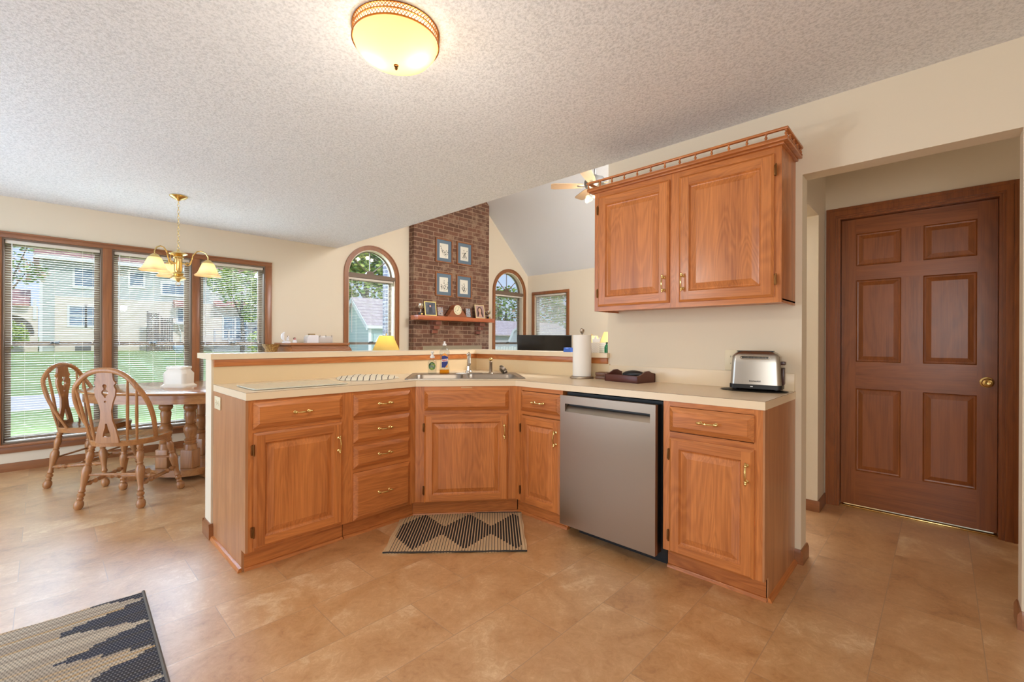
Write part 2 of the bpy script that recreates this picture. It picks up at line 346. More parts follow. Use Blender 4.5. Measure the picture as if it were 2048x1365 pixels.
b.prism([(.62, 0), (YW, 0), (YW, vz(XE) + .02), (.62, vz(XE) + .02)], [[(EWY0, EWZ0), (EWY1, EWZ0), (EWY1, EWZ1), (EWY0, EWZ1)]], XE, XE + .14, YZ); struct('wall_east', b, wall_m)
OY0, OY1, OZ = -.24, .537, 2.067
b = B(); b.prism([(WY0, 0), (OY0, 0), (OY0, OZ), (OY1, OZ), (OY1, 0), (1.72, 0), (1.72, ZC + .06), (WY0, ZC + .06)], [], XR, XR2, YZ); struct('wall_right', b, wall_m)
b = B(); b.prism([(XR2, 0), (XR2 + .03, 0), (XR2 + .03, 2.06), (3.72, 2.06), (3.72, 0), (XE, 0), (XE, vz(XE)), (4.8, 4.256), (XR2, vz(XR2))], [], .62, .74, XZ); struct('wall_hall', b, wall_m)
XD = 3.97; DY0, DY1, DZ = -.262, .545, 2.075
b = B(); b.prism([(WY0, 0), (DY0, 0), (DY0, DZ), (DY1, DZ), (DY1, 0), (.62, 0), (.62, ZC + .05), (WY0, ZC + .05)], [], XD, XD + .12, YZ); struct('wall_hall_end', b, wall_m)
b = B(); b.box(WX0 - .15, WY0 - .15, 0, XD + .12, WY0, ZC + .05); struct('wall_south', b, wall_m)
b = B(); b.box(WX0 - .15, WY0, 0, WX0, YW + .14, ZC + .05); struct('wall_west', b, wall_m)
# half walls carrying the raised ledge
PX0 = .69; PY = 3.12; PZ = 1.06
b = B(); b.box(PX0, PY, 0, XR2, PY + .13, PZ); b.box(XR, 1.72, 0, XR2, PY, PZ); struct('wall_half', b, wall_m)
# baseboards
def bb(name, x0, y0, x1, y1, n, h=.075, t=.013):
    # run from p0 to p1, n = unit normal into the room
    p0, p1 = Vector((x0, y0, 0)), Vector((x1, y1, 0)); d = (p1 - p0).normalized(); n = Vector(n)
    b = B(); ln = (p1 - p0).length
    b.prism([(0, 0), (t, 0), (t, h - .018), (t * .45, h), (0, h)], [], 0, ln, lambda u, v, a: p0 + n * u + d * a + Vector((0, 0, v)))
    return struct(name, b, trimX if abs(d.x) > .5 else trimY)
bb('baseboard_north', WX0, YW, 1.9, YW, (0, -1, 0)); bb('baseboard_north', 1.9, YW, 3.93, YW, (0, -1, 0))
bb('baseboard_right', XR, .573, XR, OY1, (-1, 0, 0)); bb('baseboard_right', XR - .013, OY1, XR2 + .013, OY1, (0, -1, 0))
bb('baseboard_right', XR, OY0, XR, WY0, (-1, 0, 0)); bb('baseboard_right', XR - .013, OY0, XR2, OY0, (0, 1, 0))
bb('baseboard_hall', 3.72, .62, XD, .62, (0, -1, 0)); bb('baseboard_hall', 3.72, .607, 3.72, .753, (-1, 0, 0)); bb('baseboard_hall', XD, .62, XD, .607, (-1, 0, 0))
bb('baseboard_half', PX0, PY - .003, PX0, PY + .13, (-1, 0, 0), h=.09); bb('baseboard_half', PX0 - .013, PY + .13, XR2, PY + .13, (0, 1, 0), h=.09)
bb('baseboard_half', PX0 - .013, PY - .003, PX0 + .02, PY - .003, (0, -1, 0), h=.09)

# ---------------------------------------------------------------- windows
def sash_set(par, x0, x1, z0, z1, rail, y=YW + .075):
    b = B(); t = .042
    for a, c in ((z0, rail), (rail, z1)):
        yy = y + (.0 if a == z0 else .022)
        b.prism([(x0, a), (x1, a), (x1, c), (x0, c)], [[(x0 + t, a + (t if a == z0 else .018)), (x1 - t, a + (t if a == z0 else .018)), (x1 - t, c - (t if c == z1 else .018)), (x0 + t, c - (t if c == z1 else .018))]], yy - .012, yy + .012, XZ)
    b.build('sash', sashm, par)
    b = B(); b.box(x0 + t, y - .002, z0 + t, x1 - t, y + .002, rail - .018); b.box(x0 + t, y + .02, rail + .018, x1 - t, y + .024, z1 - t); b.build('glass_pane', pane_m, par)
    b = B(); xm = (x0 + x1) / 2; b.box(xm - .03, y - .03, rail + .0, xm + .03, y - .012, rail + .012, bev=.003); b.tube([(xm - .02, y - .026, rail + .018), (xm + .035, y - .04, rail + .022)], .006); b.build('sash_lock', black, par)
def jamb(par, x0, x1, z0, z1, d=.14):
    b = B(); t = .012
    b.prism([(x0 - .001, z0 - .001), (x1 + .001, z0 - .001), (x1 + .001, z1 + .001), (x0 - .001, z1 + .001)], [[(x0 + t, z0 + t), (x1 - t, z0 + t), (x1 - t, z1 - t), (x0 + t, z1 - t)]], YW - .006, YW + .135, XZ)
    b.build('jamb', sashm, par)
for i, (a, c) in enumerate(WIN):
    w_ = sempty('window_%d' % (i + 1), (0, 0, 0)); jamb(w_, a, c, WZ0, WZ1); sash_set(w_, a + .012, c - .012, WZ0 + .012, WZ1 - .012, 1.135)
def casing_bar(b, x0, z0, x1, z1, y=YW, d=.018, mi=0): b.box(x0, y - d, z0, x1, y, z1, mi, bev=.003)
b = B(); casing_bar(b, -.33, WZ1 + .003, 1.951, 2.128, mi=1); b.box(-.33, YW - .026, 2.113, 1.951, YW, 2.128, 1, bev=.003)
for x0, x1 in ((-.33, -.25), (.406, .476), (1.137, 1.207), (1.877, 1.951)): casing_bar(b, x0, .215, x1, WZ1 + .003, mi=0)
b.box(-.36, YW - .055, .222, 1.975, YW - .0, .246, 1, bev=.004); casing_bar(b, -.33, .165, 1.951, .222, mi=1)
struct('trim_1', b, TRIM)
for i, (cx, r, zs) in enumerate(ARCH):
    w_ = sempty('window_%d' % (i + 4))
    ro = r + .063
    # arched casing
    b = B()
    outer = [(cx - ro, AZ0 - .06), (cx + ro, AZ0 - .06)] + arcpts(cx, zs, ro, 0, PI, 32); inner = arch_poly(cx, r, zs, AZ0)
    b.prism(outer, [inner], YW - .018, YW, XZ)
    outer2 = [(cx - ro, AZ0 - .06), (cx + ro, AZ0 - .06)] + arcpts(cx, zs, ro, 0, PI, 32); inner2 = [(cx - ro + .016, AZ0 - .04), (cx + ro - .016, AZ0 - .04)] + arcpts(cx, zs, ro - .016, 0, PI, 32)
    b.prism(outer2, [inner2], YW - .027, YW - .018, XZ); b.build('casing', trimZ, w_)
    b = B(); b.prism(arch_poly(cx, r, zs, AZ0), [arch_poly(cx, r - .014, zs, AZ0 + .014)], YW - .004, YW + .135, XZ); b.build('jamb', lam_w if 0 else wall_m, w_)
    ri = r - .014; b = B(); b.prism(arch_poly(cx, ri, zs + .02, zs + .0), [arch_poly(cx, ri - .03, zs + .02, zs + .03)], YW + .07, YW + .095, XZ); b.box(cx - r + .001, YW - .012, zs - .045, cx + r - .001, YW + .1, zs + .012)
    for ang in (40, 90, 140):
        aa = math.radians(ang); b.tube([(cx + .05 * math.cos(aa), YW + .08, zs + .02 + .05 * math.sin(aa)), (cx + (ri - .01) * math.cos(aa), YW + .08, zs + .02 + (ri - .01) * math.sin(aa))], .0075, 6)
    b.prism([(cx - .07, zs + .01)] + [(cx + .07, zs + .01)] + arcpts(cx, zs + .012, .066, 0.1, PI - .1, 8), [], YW + .062, YW + .1, XZ); b.build('transom_grille', sashm, w_)
    b = B(); b.prism(arch_poly(cx, ri - .03, zs + .02, zs + .03), [], YW + .078, YW + .082, XZ); b.build('arch_pane', pane_m, w_)
    sash_set(w_, cx - ri, cx + ri, AZ0 + .014, zs - .045, 1.135)
w_ = sempty('window_6')
b = B()
for (y0, z0, y1, z1) in ((EWY0 - .06, EWZ1, EWY1 + .06, EWZ1 + .055), (EWY0 - .06, EWZ0 - .06, EWY0, EWZ1), (EWY1, EWZ0 - .06, EWY1 + .06, EWZ1), (EWY0 - .06, EWZ0 - .06, EWY1 + .06, EWZ0)): b.box(XE - .02, y0, z0, XE, y1, z1, bev=.003)
b.build('casing', trimZ, w_)
b = B(); b.prism([(EWY0, EWZ0), (EWY1, EWZ0), (EWY1, EWZ1), (EWY0, EWZ1)], [[(EWY0 + .05, EWZ0 + .05), (EWY1 - .05, EWZ0 + .05), (EWY1 - .05, EWZ1 - .05), (EWY0 + .05, EWZ1 - .05)]], XE + .05, XE + .09, YZ)
b.box(XE + .05, EWY0, 1.12, XE + .09, EWY1, 1.155); b.build('sash', sashm, w_)
b = B(); b.box(XE + .068, EWY0 + .05, EWZ0 + .05, XE + .072, EWY1 - .05, EWZ1 - .05); b.build('glass_pane', pane_m, w_)

# mini blinds hanging in the windows
def blind(label, width, z0, z1, tilt=0.0, slat=.025, pitch=.0215, stack=0):
    t = thing('window_blind', label, 'blind', group='white mini blinds in the windows')
    h = width / 2 - .006
    b = B(); b.box(-h, -.018, z1 - .03, h, .018, z1, bev=.002); b.build('headrail', blindm, t)
    b = B(); z = z1 - .045; ct, st = math.cos(tilt), math.sin(tilt); k = 0
    while z > z0 + .02:
        prev = None
        for q in range(4):
            u = (q / 3 - .5) * slat; c = .0016 * (1 - (2 * (q / 3) - 1) ** 2); y, dz = u * ct, u * st + c
            row = (b.v((-h, y, z + dz)), b.v((h, y, z + dz)))
            if prev: b.f([prev[0], prev[1], row[1], row[0]])
            prev = row
        z -= pitch
    b.build('slats', blindm, t, fix=False)
    b = B(); b.box(-h, -.011, z0, h, .011, z0 + .012, bev=.002); b.build('bottom_rail', blindm, t)
    b = B()
    for x in ((-h + .12, 0, h - .12) if width > .5 else (-h + .1, h - .1)):
        for yy in (-.0125, .0125): b.tube([(x, yy, z1 - .03), (x, yy, z0 + .01)], .0007, 4)
    b.build('ladder_cord', blindm, t)
    b = B(); b.tube([(h - .05, -.022, z1 - .03), (h - .05, -.022, z0 + (z1 - z0) * .50)], .0012, 5); b.lathe([(0, 0), (.006, .1), (.004, 1), (0, 1)], (h - .05, -.022, z0 + (z1 - z0) * .50 - .02), (h - .05, -.022, z0 + (z1 - z0) * .50 + .01), 8); b.build('pull_cord', blindm, t)
    b = B(); b.tube([(-h + .04, -.024, z1 - .03), (-h + .04, -.024, z0 + (z1 - z0) * .48)], .0035, 6); b.build('tilt_wand', acrylic if 0 else whitep, t)
    return t
for (a, c), lb in zip(WIN, ('white mini blind in the left dining window, behind the chair backs', 'white mini blind in the middle dining window, behind the chandelier', 'white mini blind in the right dining window, nearest the desk')):
    t = blind(lb, c - a - .026, WZ0 + .012, WZ1 - .012); t.location = ((a + c) / 2, YW + .03, 0)
for (cx, r, zs), lb in zip(ARCH, ('white mini blind under the arched window left of the brick fireplace', 'white mini blind under the arched window right of the brick fireplace')):
    t = blind(lb, 2 * r - .032, AZ0 + .02, zs - .047); t.location = (cx, YW + .03, 0)
t = blind('white mini blind half closed in the square window behind the television', EWY1 - EWY0 - .03, EWZ0 + .01, EWZ1 - .008, tilt=math.radians(32)); t.location = (XE + .02, (EWY0 + EWY1) / 2, 0); t.rotation_euler = (0, 0, -PI / 2)

# ---------------------------------------------------------------- hall door
d_ = sempty('door_1', (XD, 0, 0)); rv = .048      # casing, jamb, slab, knob
b = B(); cw = .068
def cas(b, pts, mi):     # stepped moulding: pts = (y0, z0, y1, z1)
    pass
for dep, ins in ((.010, 0), (.017, .012), (.021, .045)):
    o_ = cw - ins * 0; i0 = ins if ins < .04 else .0; 
    a0, a1 = DY0 - cw + (0 if dep < .02 else 0), DY1 + cw
    if ins == 0: ow, iw = cw, 0
    elif ins == .012: ow, iw = cw - .006, .012
    else: ow, iw = cw - .004, .046
    b.prism([(DY0 - ow, 0), (DY0 - iw, 0), (DY0 - iw, DZ + iw), (DY1 + iw, DZ + iw), (DY1 + iw, 0), (DY1 + ow, 0), (DY1 + ow, DZ + ow), (DY0 - ow, DZ + ow)], [], -dep, .0, YZ)
b.build('casing', DOORW, d_)
b = B(); b.prism([(DY0, 0), (DY0 + .014, 0), (DY0 + .014, DZ - .014), (DY1 - .014, DZ - .014), (DY1 - .014, 0), (DY1, 0), (DY1, DZ), (DY0, DZ)], [], -.004, .118, YZ)
b.prism([(DY0 + .014, 0), (DY0 + .024, 0), (DY0 + .024, DZ - .024), (DY1 - .024, DZ - .024), (DY1 - .024, 0), (DY1 - .014, 0), (DY1 - .014, DZ - .014), (DY0 + .014, DZ - .014)], [], .095, .118, YZ); b.build('jamb', DOORW, d_)
SY0, SY1, SZ0, SZ1 = DY0 + .017, DY1 - .017, .018, DZ - .017
pan = [(-.158, .090), (.200, .444)]; rows_ = [(.262, .850), (1.04, 1.62), (1.722, 1.952)]
b = B(); x0 = rv
holes = [[(p0, q0), (p1, q0), (p1, q1), (p0, q1)] for p0, p1 in pan for q0, q1 in rows_]
# face frame of the slab: stiles upright, rails across
ys = [SY0, pan[0][0], pan[0][1], pan[1][0], pan[1][1], SY1]; zs_ = [SZ0, rows_[0][0], rows_[0][1], rows_[1][0], rows_[1][1], rows_[2][0], rows_[2][1], SZ1]
def quadx(b, y0, z0, y1, z1, x, mi): b.f([b.v((x, y0, z0)), b.v((x, y1, z0)), b.v((x, y1, z1)), b.v((x, y0, z1))], mi)
quadx(b, ys[0], SZ0, ys[1], SZ1, x0, 0); quadx(b, ys[4], SZ0, ys[5], SZ1, x0, 0)
for k in (0, 2, 4, 6): quadx(b, ys[1], zs_[k], ys[4], zs_[k + 1], x0, 1)
for k in (1, 3, 5): quadx(b, ys[2], zs_[k], ys[3], zs_[k + 1], x0, 0)
b.box(x0 + .001, SY0, SZ0, x0 + .035, SY1, SZ1, 0)
for p0, p1 in pan:
    for q0, q1 in rows_:
        b.rings(p1 - p0, q1 - q0, [(0, -.0002), (.006, .009), (.014, .0108), (.038, .004), (.040, .0035)], lambda x, z, d, p0=p0, q0=q0: (x0 + d - .0002 if 0 else x0 + d, p0 + x, q0 + z), 0, 0)
s_ = b.build('door_slab', DOORW, d_, fix=False, ang=9)
# open the slab front behind the sunk panels: thin core sits behind them
for vtx in s_.data.vertices:
    if abs(vtx.co.x - (x0 + .001)) < 1e-5: vtx.co.x = x0 + .0125
b = B(); c = (x0, -.201, .935)
b.lathe([(0, 0), (.033, 0), (.032, .005), (.02, .009), (.012, .012), (.011, .03), (.024, .038), (.0265, .052), (.022, .064), (.012, .069), (.006, .067), (0, .067)], c, (c[0] - 1, c[1], c[2]), 24, unit=False); b.build('door_knob', brass, d_)
b = B(); b.box(x0 - .02, DY0 + .014, 0, x0 + .06, DY1 - .014, .010, bev=.003); b.build('threshold', brass, d_)
# ---------------------------------------------------------------- cabinets
def frontmap(x0, z0): return lambda x, z, d: (x0 + x, -d, z0 + z)
def pull(par, x, z, vertical=False, y=-.021, ln=.088):
    b = B(); h = ln / 2; P = (lambda a, o: (x, y - o, z + a)) if vertical else (lambda a, o: (x + a, y - o, z))
    for s in (-1, 1):
        b.lathe([(0, 0), (.0085, 0), (.0085, .003), (.0045, .006), (.0045, .016), (.0072, .019), (.0072, .024), (.004, .027), (0, .028)], P(s * (h - .008), 0), P(s * (h - .008), 1), 12, unit=False)
        q0, q1 = P(s * (h - .008), .021), P(s * (h + .010), .021); b.lathe([(.004, 0), (.0065, .3), (.0065, .6), (.003, .8), (0, 1)], q0, q1, 10)
    n = 12; pts = [P(-(h - .008) + (ln - .016) * i / n, .021 + .010 * math.sin(PI * i / n)) for i in range(n + 1)]
    b.tube(pts, [.0026 + .0022 * math.sin(PI * i / n) for i in range(n + 1)], 8)
    return b.build('handle', brass, par)
def hinge(par, x, z, y=-.004, ln=.05):
    b = B(); b.box(x - .010, y - .012, z - ln / 2, x - .001, y + .004, z + ln / 2, bev=.0015); b.cyl((x - .001, y - .013, z - ln / 2 - .004), (x - .001, y - .013, z + ln / 2 + .004), .0035, seg=8); return b.build('hinge', dbrass, par)
def drawer(par, x0, z0, w, h, handle=True, name='drawer', hx=None):
    b = B(); b.rings(w, h, [(0, 0), (0, .008), (.004, .011), (.0225, .021), (.0245, .024)], frontmap(x0, z0), 1, 1, cap=1); b.box(x0 + .012, .0, z0 + .012, x0 + w - .012, .35, z0 + h - .012, 1)
    o = b.build(name, OAK, par, fix=False, ang=9)
    if handle: pull(o, x0 + w / 2 if hx is None else hx, z0 + h * .5)
    return o
def door(par, x0, z0, w, h, handle='R', top=True, hinges=True, name='door', hz=None, st=.052):
    b = B(); mp = frontmap(x0, z0)
    b.rings(w, h, [(0, 0), (0, .010), (.004, .013), (.012, .019)], mp, 0, 1, cap=0); b.bm.faces.ensure_lookup_table(); b.bm.faces.remove(b.bm.faces[-1])
    def q(xa, za, xb, zb, d, mi): b.f([b.v(mp(xa, za, d)), b.v(mp(xb, za, d)), b.v(mp(xb, zb, d)), b.v(mp(xa, zb, d))], mi)
    e = .012; q(e, e, st, h - e, .019, 0); q(w - st, e, w - e, h - e, .019, 0); q(st, e, w - st, st, .019, 1); q(st, h - st, w - st, h - e, .019, 1)
    b.rings(w - 2 * st, h - 2 * st, [(0, .019), (.003, .015), (.008, .0095), (.013, .0085), (.038, .0165), (.041, .0178)], lambda x, z, d: mp(st + x, st + z, d), 0, 0, cap=0)
    b.box(x0 + .002, -.006, z0 + .002, x0 + w - .002, -.0005, z0 + h - .002, 0)
    o = b.build(name, OAK, par, fix=False, ang=9)
    hzz = hz if hz is not None else (z0 + h - .11 if top else z0 + .11)
    pull(o, x0 + w - .027 if handle == 'R' else x0 + .027, hzz, True)
    if hinges:
        for zz in (z0 + .085, z0 + h - .085):
            if handle == 'R': hinge(o, x0, zz)
            else:
                hh = hinge(o, x0 + w + .011, zz)
    return o
def frame(b, w, z0, z1, stiles, rails):
    # face frame boards: stiles = [(x0, x1)], rails = [(z0, z1, xa, xb)]
    for a, c in stiles: b.box(a, 0, z0, c, .019, z1, 0)
    for za, zb, xa, xb in rails: b.box(xa, 0, za, xb, .019, zb, 1)
def toekick(par, x0, x1, y=.06, h=.112):
    b = B(); b.box(x0, y, 0, x1, y + .02, h, 1); b.prism([(y - .014, 0), (y, 0), (y, .016), (y - .006, .015), (y - .012, .009)], [], x0, x1, lambda u, v, a: (a, u, v), 1); return b.build('toe_kick', OAK, par)
ZT = .874; ZB = .110
FY = 2.505; FX = 2.215; R_ = -PI / 2
# left run, drawer over door
c1 = thing('base_cabinet', 'oak base cabinet at the left end of the peninsula, one drawer over one wide door', 'cabinet', (.712, FY, 0), 0, 'oak base cabinets')
b = B(); W1 = .523; b.box(0, .019, ZB, W1, .61, ZT, 0); b.box(.012, .08, 0, W1, .61, ZB, 0)
frame(b, W1, ZB, ZT, [(0, .034), (W1 - .052, W1)], [(ZB, .135, .034, W1 - .052), (.705, .735, .034, W1 - .052), (.855, ZT, .034, W1 - .052)]); b.build('body', OAK, c1)
b = B(); b.prism([(0, ZB), (.06, ZB), (.06, 0), (.612, 0), (.612, ZT), (0, ZT)], [], -.012, 0, lambda u, v, a: (a, u, v)); b.build('end_panel', end_oak, c1)
b = B(); b.prism([(-.012, 0), (-.030, 0), (-.030, .006), (-.024, .018), (-.012, .022)], [], .055, .600, lambda u, v, a: (u, a, v), 2); b.build('shoe_moulding', OAK, c1)
toekick(c1, .0, W1 - .005)
drawer(c1, .020, .729, .465, .133); door(c1, .022, .125, .462, .583, 'R', hz=.585)
# four drawer bank
c2 = thing('base_cabinet', 'oak base cabinet with a stack of four drawers left of the corner sink', 'cabinet', (.712 + W1, FY, 0), 0, 'oak base cabinets')
b = B(); W2 = .463; b.box(0.001, .019, ZB, W2 - .001, .61, ZT, 0); frame(b, W2, ZB, ZT, [(0, .034), (W2 - .050, W2)], [(ZB, .125, .034, W2 - .05), (.395, .42, .034, W2 - .05), (.55, .57, .034, W2 - .05), (.705, .73, .034, W2 - .05), (.855, ZT, .034, W2 - .05)]); b.build('body', OAK, c2)
toekick(c2, 0, W2 + .022)
for z0, h in ((.729, .126), (.571, .137), (.421, .131), (.113, .281)): drawer(c2, .030, z0, .389, h, hx=.03 + .195)
# corner sink base, set on the diagonal
DA = Vector((1.70, 2.505, 0)); DB = Vector((2.215, 2.083, 0)); dt = (DB - DA).normalized(); dn = Vector((-dt.y, dt.x, 0)); dang = math.atan2(dt.y, dt.x); dlen = (DB - DA).length; DM = (DA + DB) / 2
c3 = thing('sink_cabinet', 'oak corner cabinet under the sink with one false drawer front and one door', 'cabinet', DA, dang, 'oak base cabinets')
inv = Matrix.Rotation(-dang, 4, 'Z') @ Matrix.Translation(-DA)
def dl(x, y): p = inv @ Vector((x, y, 0)); return (p.x, p.y)
b = B(); b.prism([dl(1.702, 2.520), dl(2.222, 2.094), dl(2.78, 2.094), dl(2.78, 3.115), dl(1.702, 3.115)], [], ZB, .72, XY, 0)
frame(b, dlen, ZB, ZT, [(0, .058), (dlen - .050, dlen)], [(ZB, .13, .058, dlen - .05), (.69, .72, .058, dlen - .05), (.845, ZT, .058, dlen - .05)]); b.build('body', OAK, c3)
toekick(c3, -.021, dlen + .021)
drawer(c3, .058, .716, .559, .132, handle=False, name='false_drawer_front'); door(c3, .058, .106, .556, .584, 'R', hz=.575)
b = B(); b.box(.298, -.002, .862, .372, 0, .868, bev=.0008); b.build('maker_plate', plain('pale_lettering', srgb(214, 176, 130), .4), c3)
# narrow cabinet right of the sink
c4 = thing('base_cabinet', 'narrow oak base cabinet between the corner sink and the dishwasher', 'cabinet', (FX, 2.083, 0), R_, 'oak base cabinets')
W4 = .398; b = B(); b.box(0.002, .019, ZB, W4 - .001, .565, ZT, 0); frame(b, W4, ZB, ZT, [(0, .062), (W4 - .022, W4)], [(ZB, .125, .062, W4 - .022), (.69, .72, .062, W4 - .022), (.85, ZT, .062, W4 - .022)]); b.build('body', OAK, c4)
toekick(c4, -.03, W4)
drawer(c4, .058, .718, .330, .127); door(c4, .058, .103, .330, .583, 'R', hz=.575)
# end cabinet right of the dishwasher
c5 = thing('base_cabinet', 'oak base cabinet at the right end, below the toaster', 'cabinet', (FX, 1.036, 0), R_, 'oak base cabinets')
W5 = .463; b = B(); b.box(0.002, .019, ZB, W5, .565, ZT, 0); b.box(.002, .08, 0, W5 - .005, .565, ZB, 0)
frame(b, W5, ZB, ZT, [(0, .034), (W5 - .036, W5)], [(ZB, .13, .034, W5 - .036), (.69, .72, .034, W5 - .036), (.85, ZT, .034, W5 - .036)]); b.build('body', OAK, c5)
b = B(); b.prism([(0, ZB), (.06, ZB), (.06, 0), (.567, 0), (.567, ZT), (0, ZT)], [], W5, W5 + .008, lambda u, v, a: (a, u, v)); b.build('end_panel', end_oak, c5)
b = B(); b.prism([(W5 + .008, 0), (W5 + .024, 0), (W5 + .024, .006), (W5 + .018, .018), (W5 + .008, .022)], [], .055, .555, lambda u, v, a: (u, a, v), 2); b.build('shoe_moulding', OAK, c5)
toekick(c5, .0, W5 + .004)
drawer(c5, .036, .726, .394, .122); door(c5, .036, .110, .394, .582, 'R', hz=.585)
# dishwasher
dw = thing('dishwasher', 'stainless steel dishwasher with a recessed pocket handle between two oak cabinets', 'dishwasher', (FX, 1.672, 0), R_)
WD = .622; b = B(); b.box(.0, .03, .10, WD + .004, .55, ZT - .01, 0); b.build('tub', black, dw)
b = B(); b.box(.06, .075, 0, WD + .004, .10, .10, 0); b.build('kick_plate', black, dw)
b = B(); y0 = -.045; sx0, sx1, sz0, sz1 = .038, WD - .038, .756, .804
b.prism([(.002, .075), (WD - .008, .075), (WD - .008, .852), (.002, .852)], [[(sx0, sz0), (sx1, sz0), (sx1, sz1), (sx0, sz1)]], y0, y0 + .028, XZ); b.build('door_panel', steel, dw)
b = B(); b.box(.004, y0 + .0285, .078, WD - .010, .029, .849); b.build('door_liner', black, dw)
b = B(); b.prism([(y0 + .002, sz0), (y0 + .027, sz0 + .034), (y0 + .027, sz0)], [], sx0 + .0005, sx1 - .0005, lambda u, v, a: (a, u, v)); b.build('pocket_handle', chrome if 0 else sinksteel, dw)
b = B(); b.box(sx0 + .03, y0 + .014, sz1 - .008, sx1 - .0005, y0 + .0275, sz1 - .0005); b.build('control_strip', black, dw)
# wall cabinet with gallery rail
uc = thing('wall_cabinet', 'oak wall cabinet with two raised panel doors and a spindle gallery rail on top', 'cabinet', (2.50, 1.645, 0), R_)
WU = 1.077; UZ0, UZ1 = 1.374, 2.142; UD = XR - 2.50 - .001
b = B(); b.box(0, .019, UZ0 + .012, WU, UD, UZ1, 0); frame(b, WU, UZ0, UZ1, [(0, .040), (.505, .575), (WU - .036, WU)], [(UZ0, UZ0 + .04, .04, .505), (2.09, UZ1, .04, .505), (UZ0, UZ0 + .04, .575, WU - .036), (2.09, UZ1, .575, WU - .036)])
b.box(0, .019, UZ0, .012, UD, UZ0 + .02, 0); b.box(WU - .012, .019, UZ0, WU, UD, UZ0 + .02, 0); b.build('body', OAK, uc)
door(uc, .032, 1.403, .478, .708, 'R', hz=1.512, st=.058); door(uc, .568, 1.402, .478, .708, 'L', hz=1.512, st=.058)
gx0, gx1, gy = -.040, WU + .035, -.042
def gal(b, z0, z1, o, wd):
    b.box(gx0 + o, gy + o, z0, gx1 - o, gy + o + wd, z1, 1, bev=.003)
    for x in (gx0 + o, gx1 - o - wd): b.box(x, gy + o + wd, z0, x + wd, UD, z1, 2, bev=.003)
b = B()
for z0, z1, o in ((2.142, 2.153, .022), (2.153, 2.168, .004)): b.box(gx0 + o, gy + o, z0, gx1 - o, UD, z1, 1, bev=.002)
b.build('crown', OAK, uc)
b = B(); gal(b, 2.203, 2.215, 0, .020); gal(b, 2.168, 2.173, .002, .018); b.build('gallery_rail', OAK, uc)
def spindle(x, y):
    b = B(); b.lathe([(0, 0), (.006, 0), (.006, .12), (.0035, .2), (.0075, .42), (.0035, .64), (.003, .7), (.006, .85), (.006, 1), (0, 1)], (x, y, 2.172), (x, y, 2.204), 10); return b.build('spindle', oakZ, uc)
for k in range(14): spindle(gx0 + .011 + (gx1 - gx0 - .022) * k / 13, gy + .011)
for x in (gx0 + .011, gx1 - .011):
    for k in range(1, 5): spindle(x, gy + .011 + (UD - gy - .02) * k / 4)

# ---------------------------------------------------------------- worktop, splashback, ledge
CX0, CYF, CXF, CY1 = .700, 2.497, 2.207, .563
outl = [(CX0, CYF), (1.697, CYF), (2.207, 2.080), (CXF, CY1), (XR - .001, CY1), (XR - .001, PY - .001), (CX0, PY - .001)]
def dw2(s, d): p = DM + dt * s + dn * d; return (p.x, p.y)
hole = [dw2(-.395, .095), dw2(.395, .095), dw2(.395, .605), dw2(-.395, .605)]
ct = thing('countertop', 'beige laminate countertop running around the corner peninsula', 'countertop', (0, 0, 0))
b = B(); b.prism(outl, [hole], ZT + .001, .9124, XY, 0); b.build('slab', lam_m, ct)
edge_m = plain('laminate_edge_line', srgb(120, 92, 62), .5)
b = B(); b.prism(outl, [hole], .9124, .9140, XY, 0)
b.bm.normal_update()
for fc in b.bm.faces:
    if abs(fc.normal.z) < .1: fc.material_index = 1
b.build('top_sheet', [lam_m, edge_m], ct)
sb = thing('splashback', 'beige laminate panels and short upstand behind the countertop', 'splashback')
b = B(); b.box(CX0 + .0, PY - .008, .914, XR - .008, PY - .0005, 1.018); b.box(XR - .008, 1.70, .914, XR - .0005, PY - .001, 1.018); b.build('raised_panel', lam_w, sb)
b = B(); b.box(XR - .014, CY1 + .004, .914, XR - .0005, 1.70, 1.010, bev=.0015); b.build('upstand', lam_m, sb)
b = B(); b.box(CX0, PY - .018, 1.018, XR - .018, PY - .0005, PZ, 1, bev=.002); b.build('oak_rail_long', OAK, sb); b = B(); b.box(XR - .018, 1.715, 1.018, XR - .0005, PY - .002, PZ, 2, bev=.002); b.build('oak_rail_short', OAK, sb)
lg = thing('bar_ledge', 'raised beige laminate bar ledge wrapping the corner above the sink', 'ledge')
b = B(); b.prism([(.682, 3.095), (2.748, 3.095), (2.748, 1.703), (3.06, 1.703), (3.06, 3.43), (.682, 3.43)], [], PZ + .001, 1.094, XY)
b.build('ledge_top', lam_m, lg)
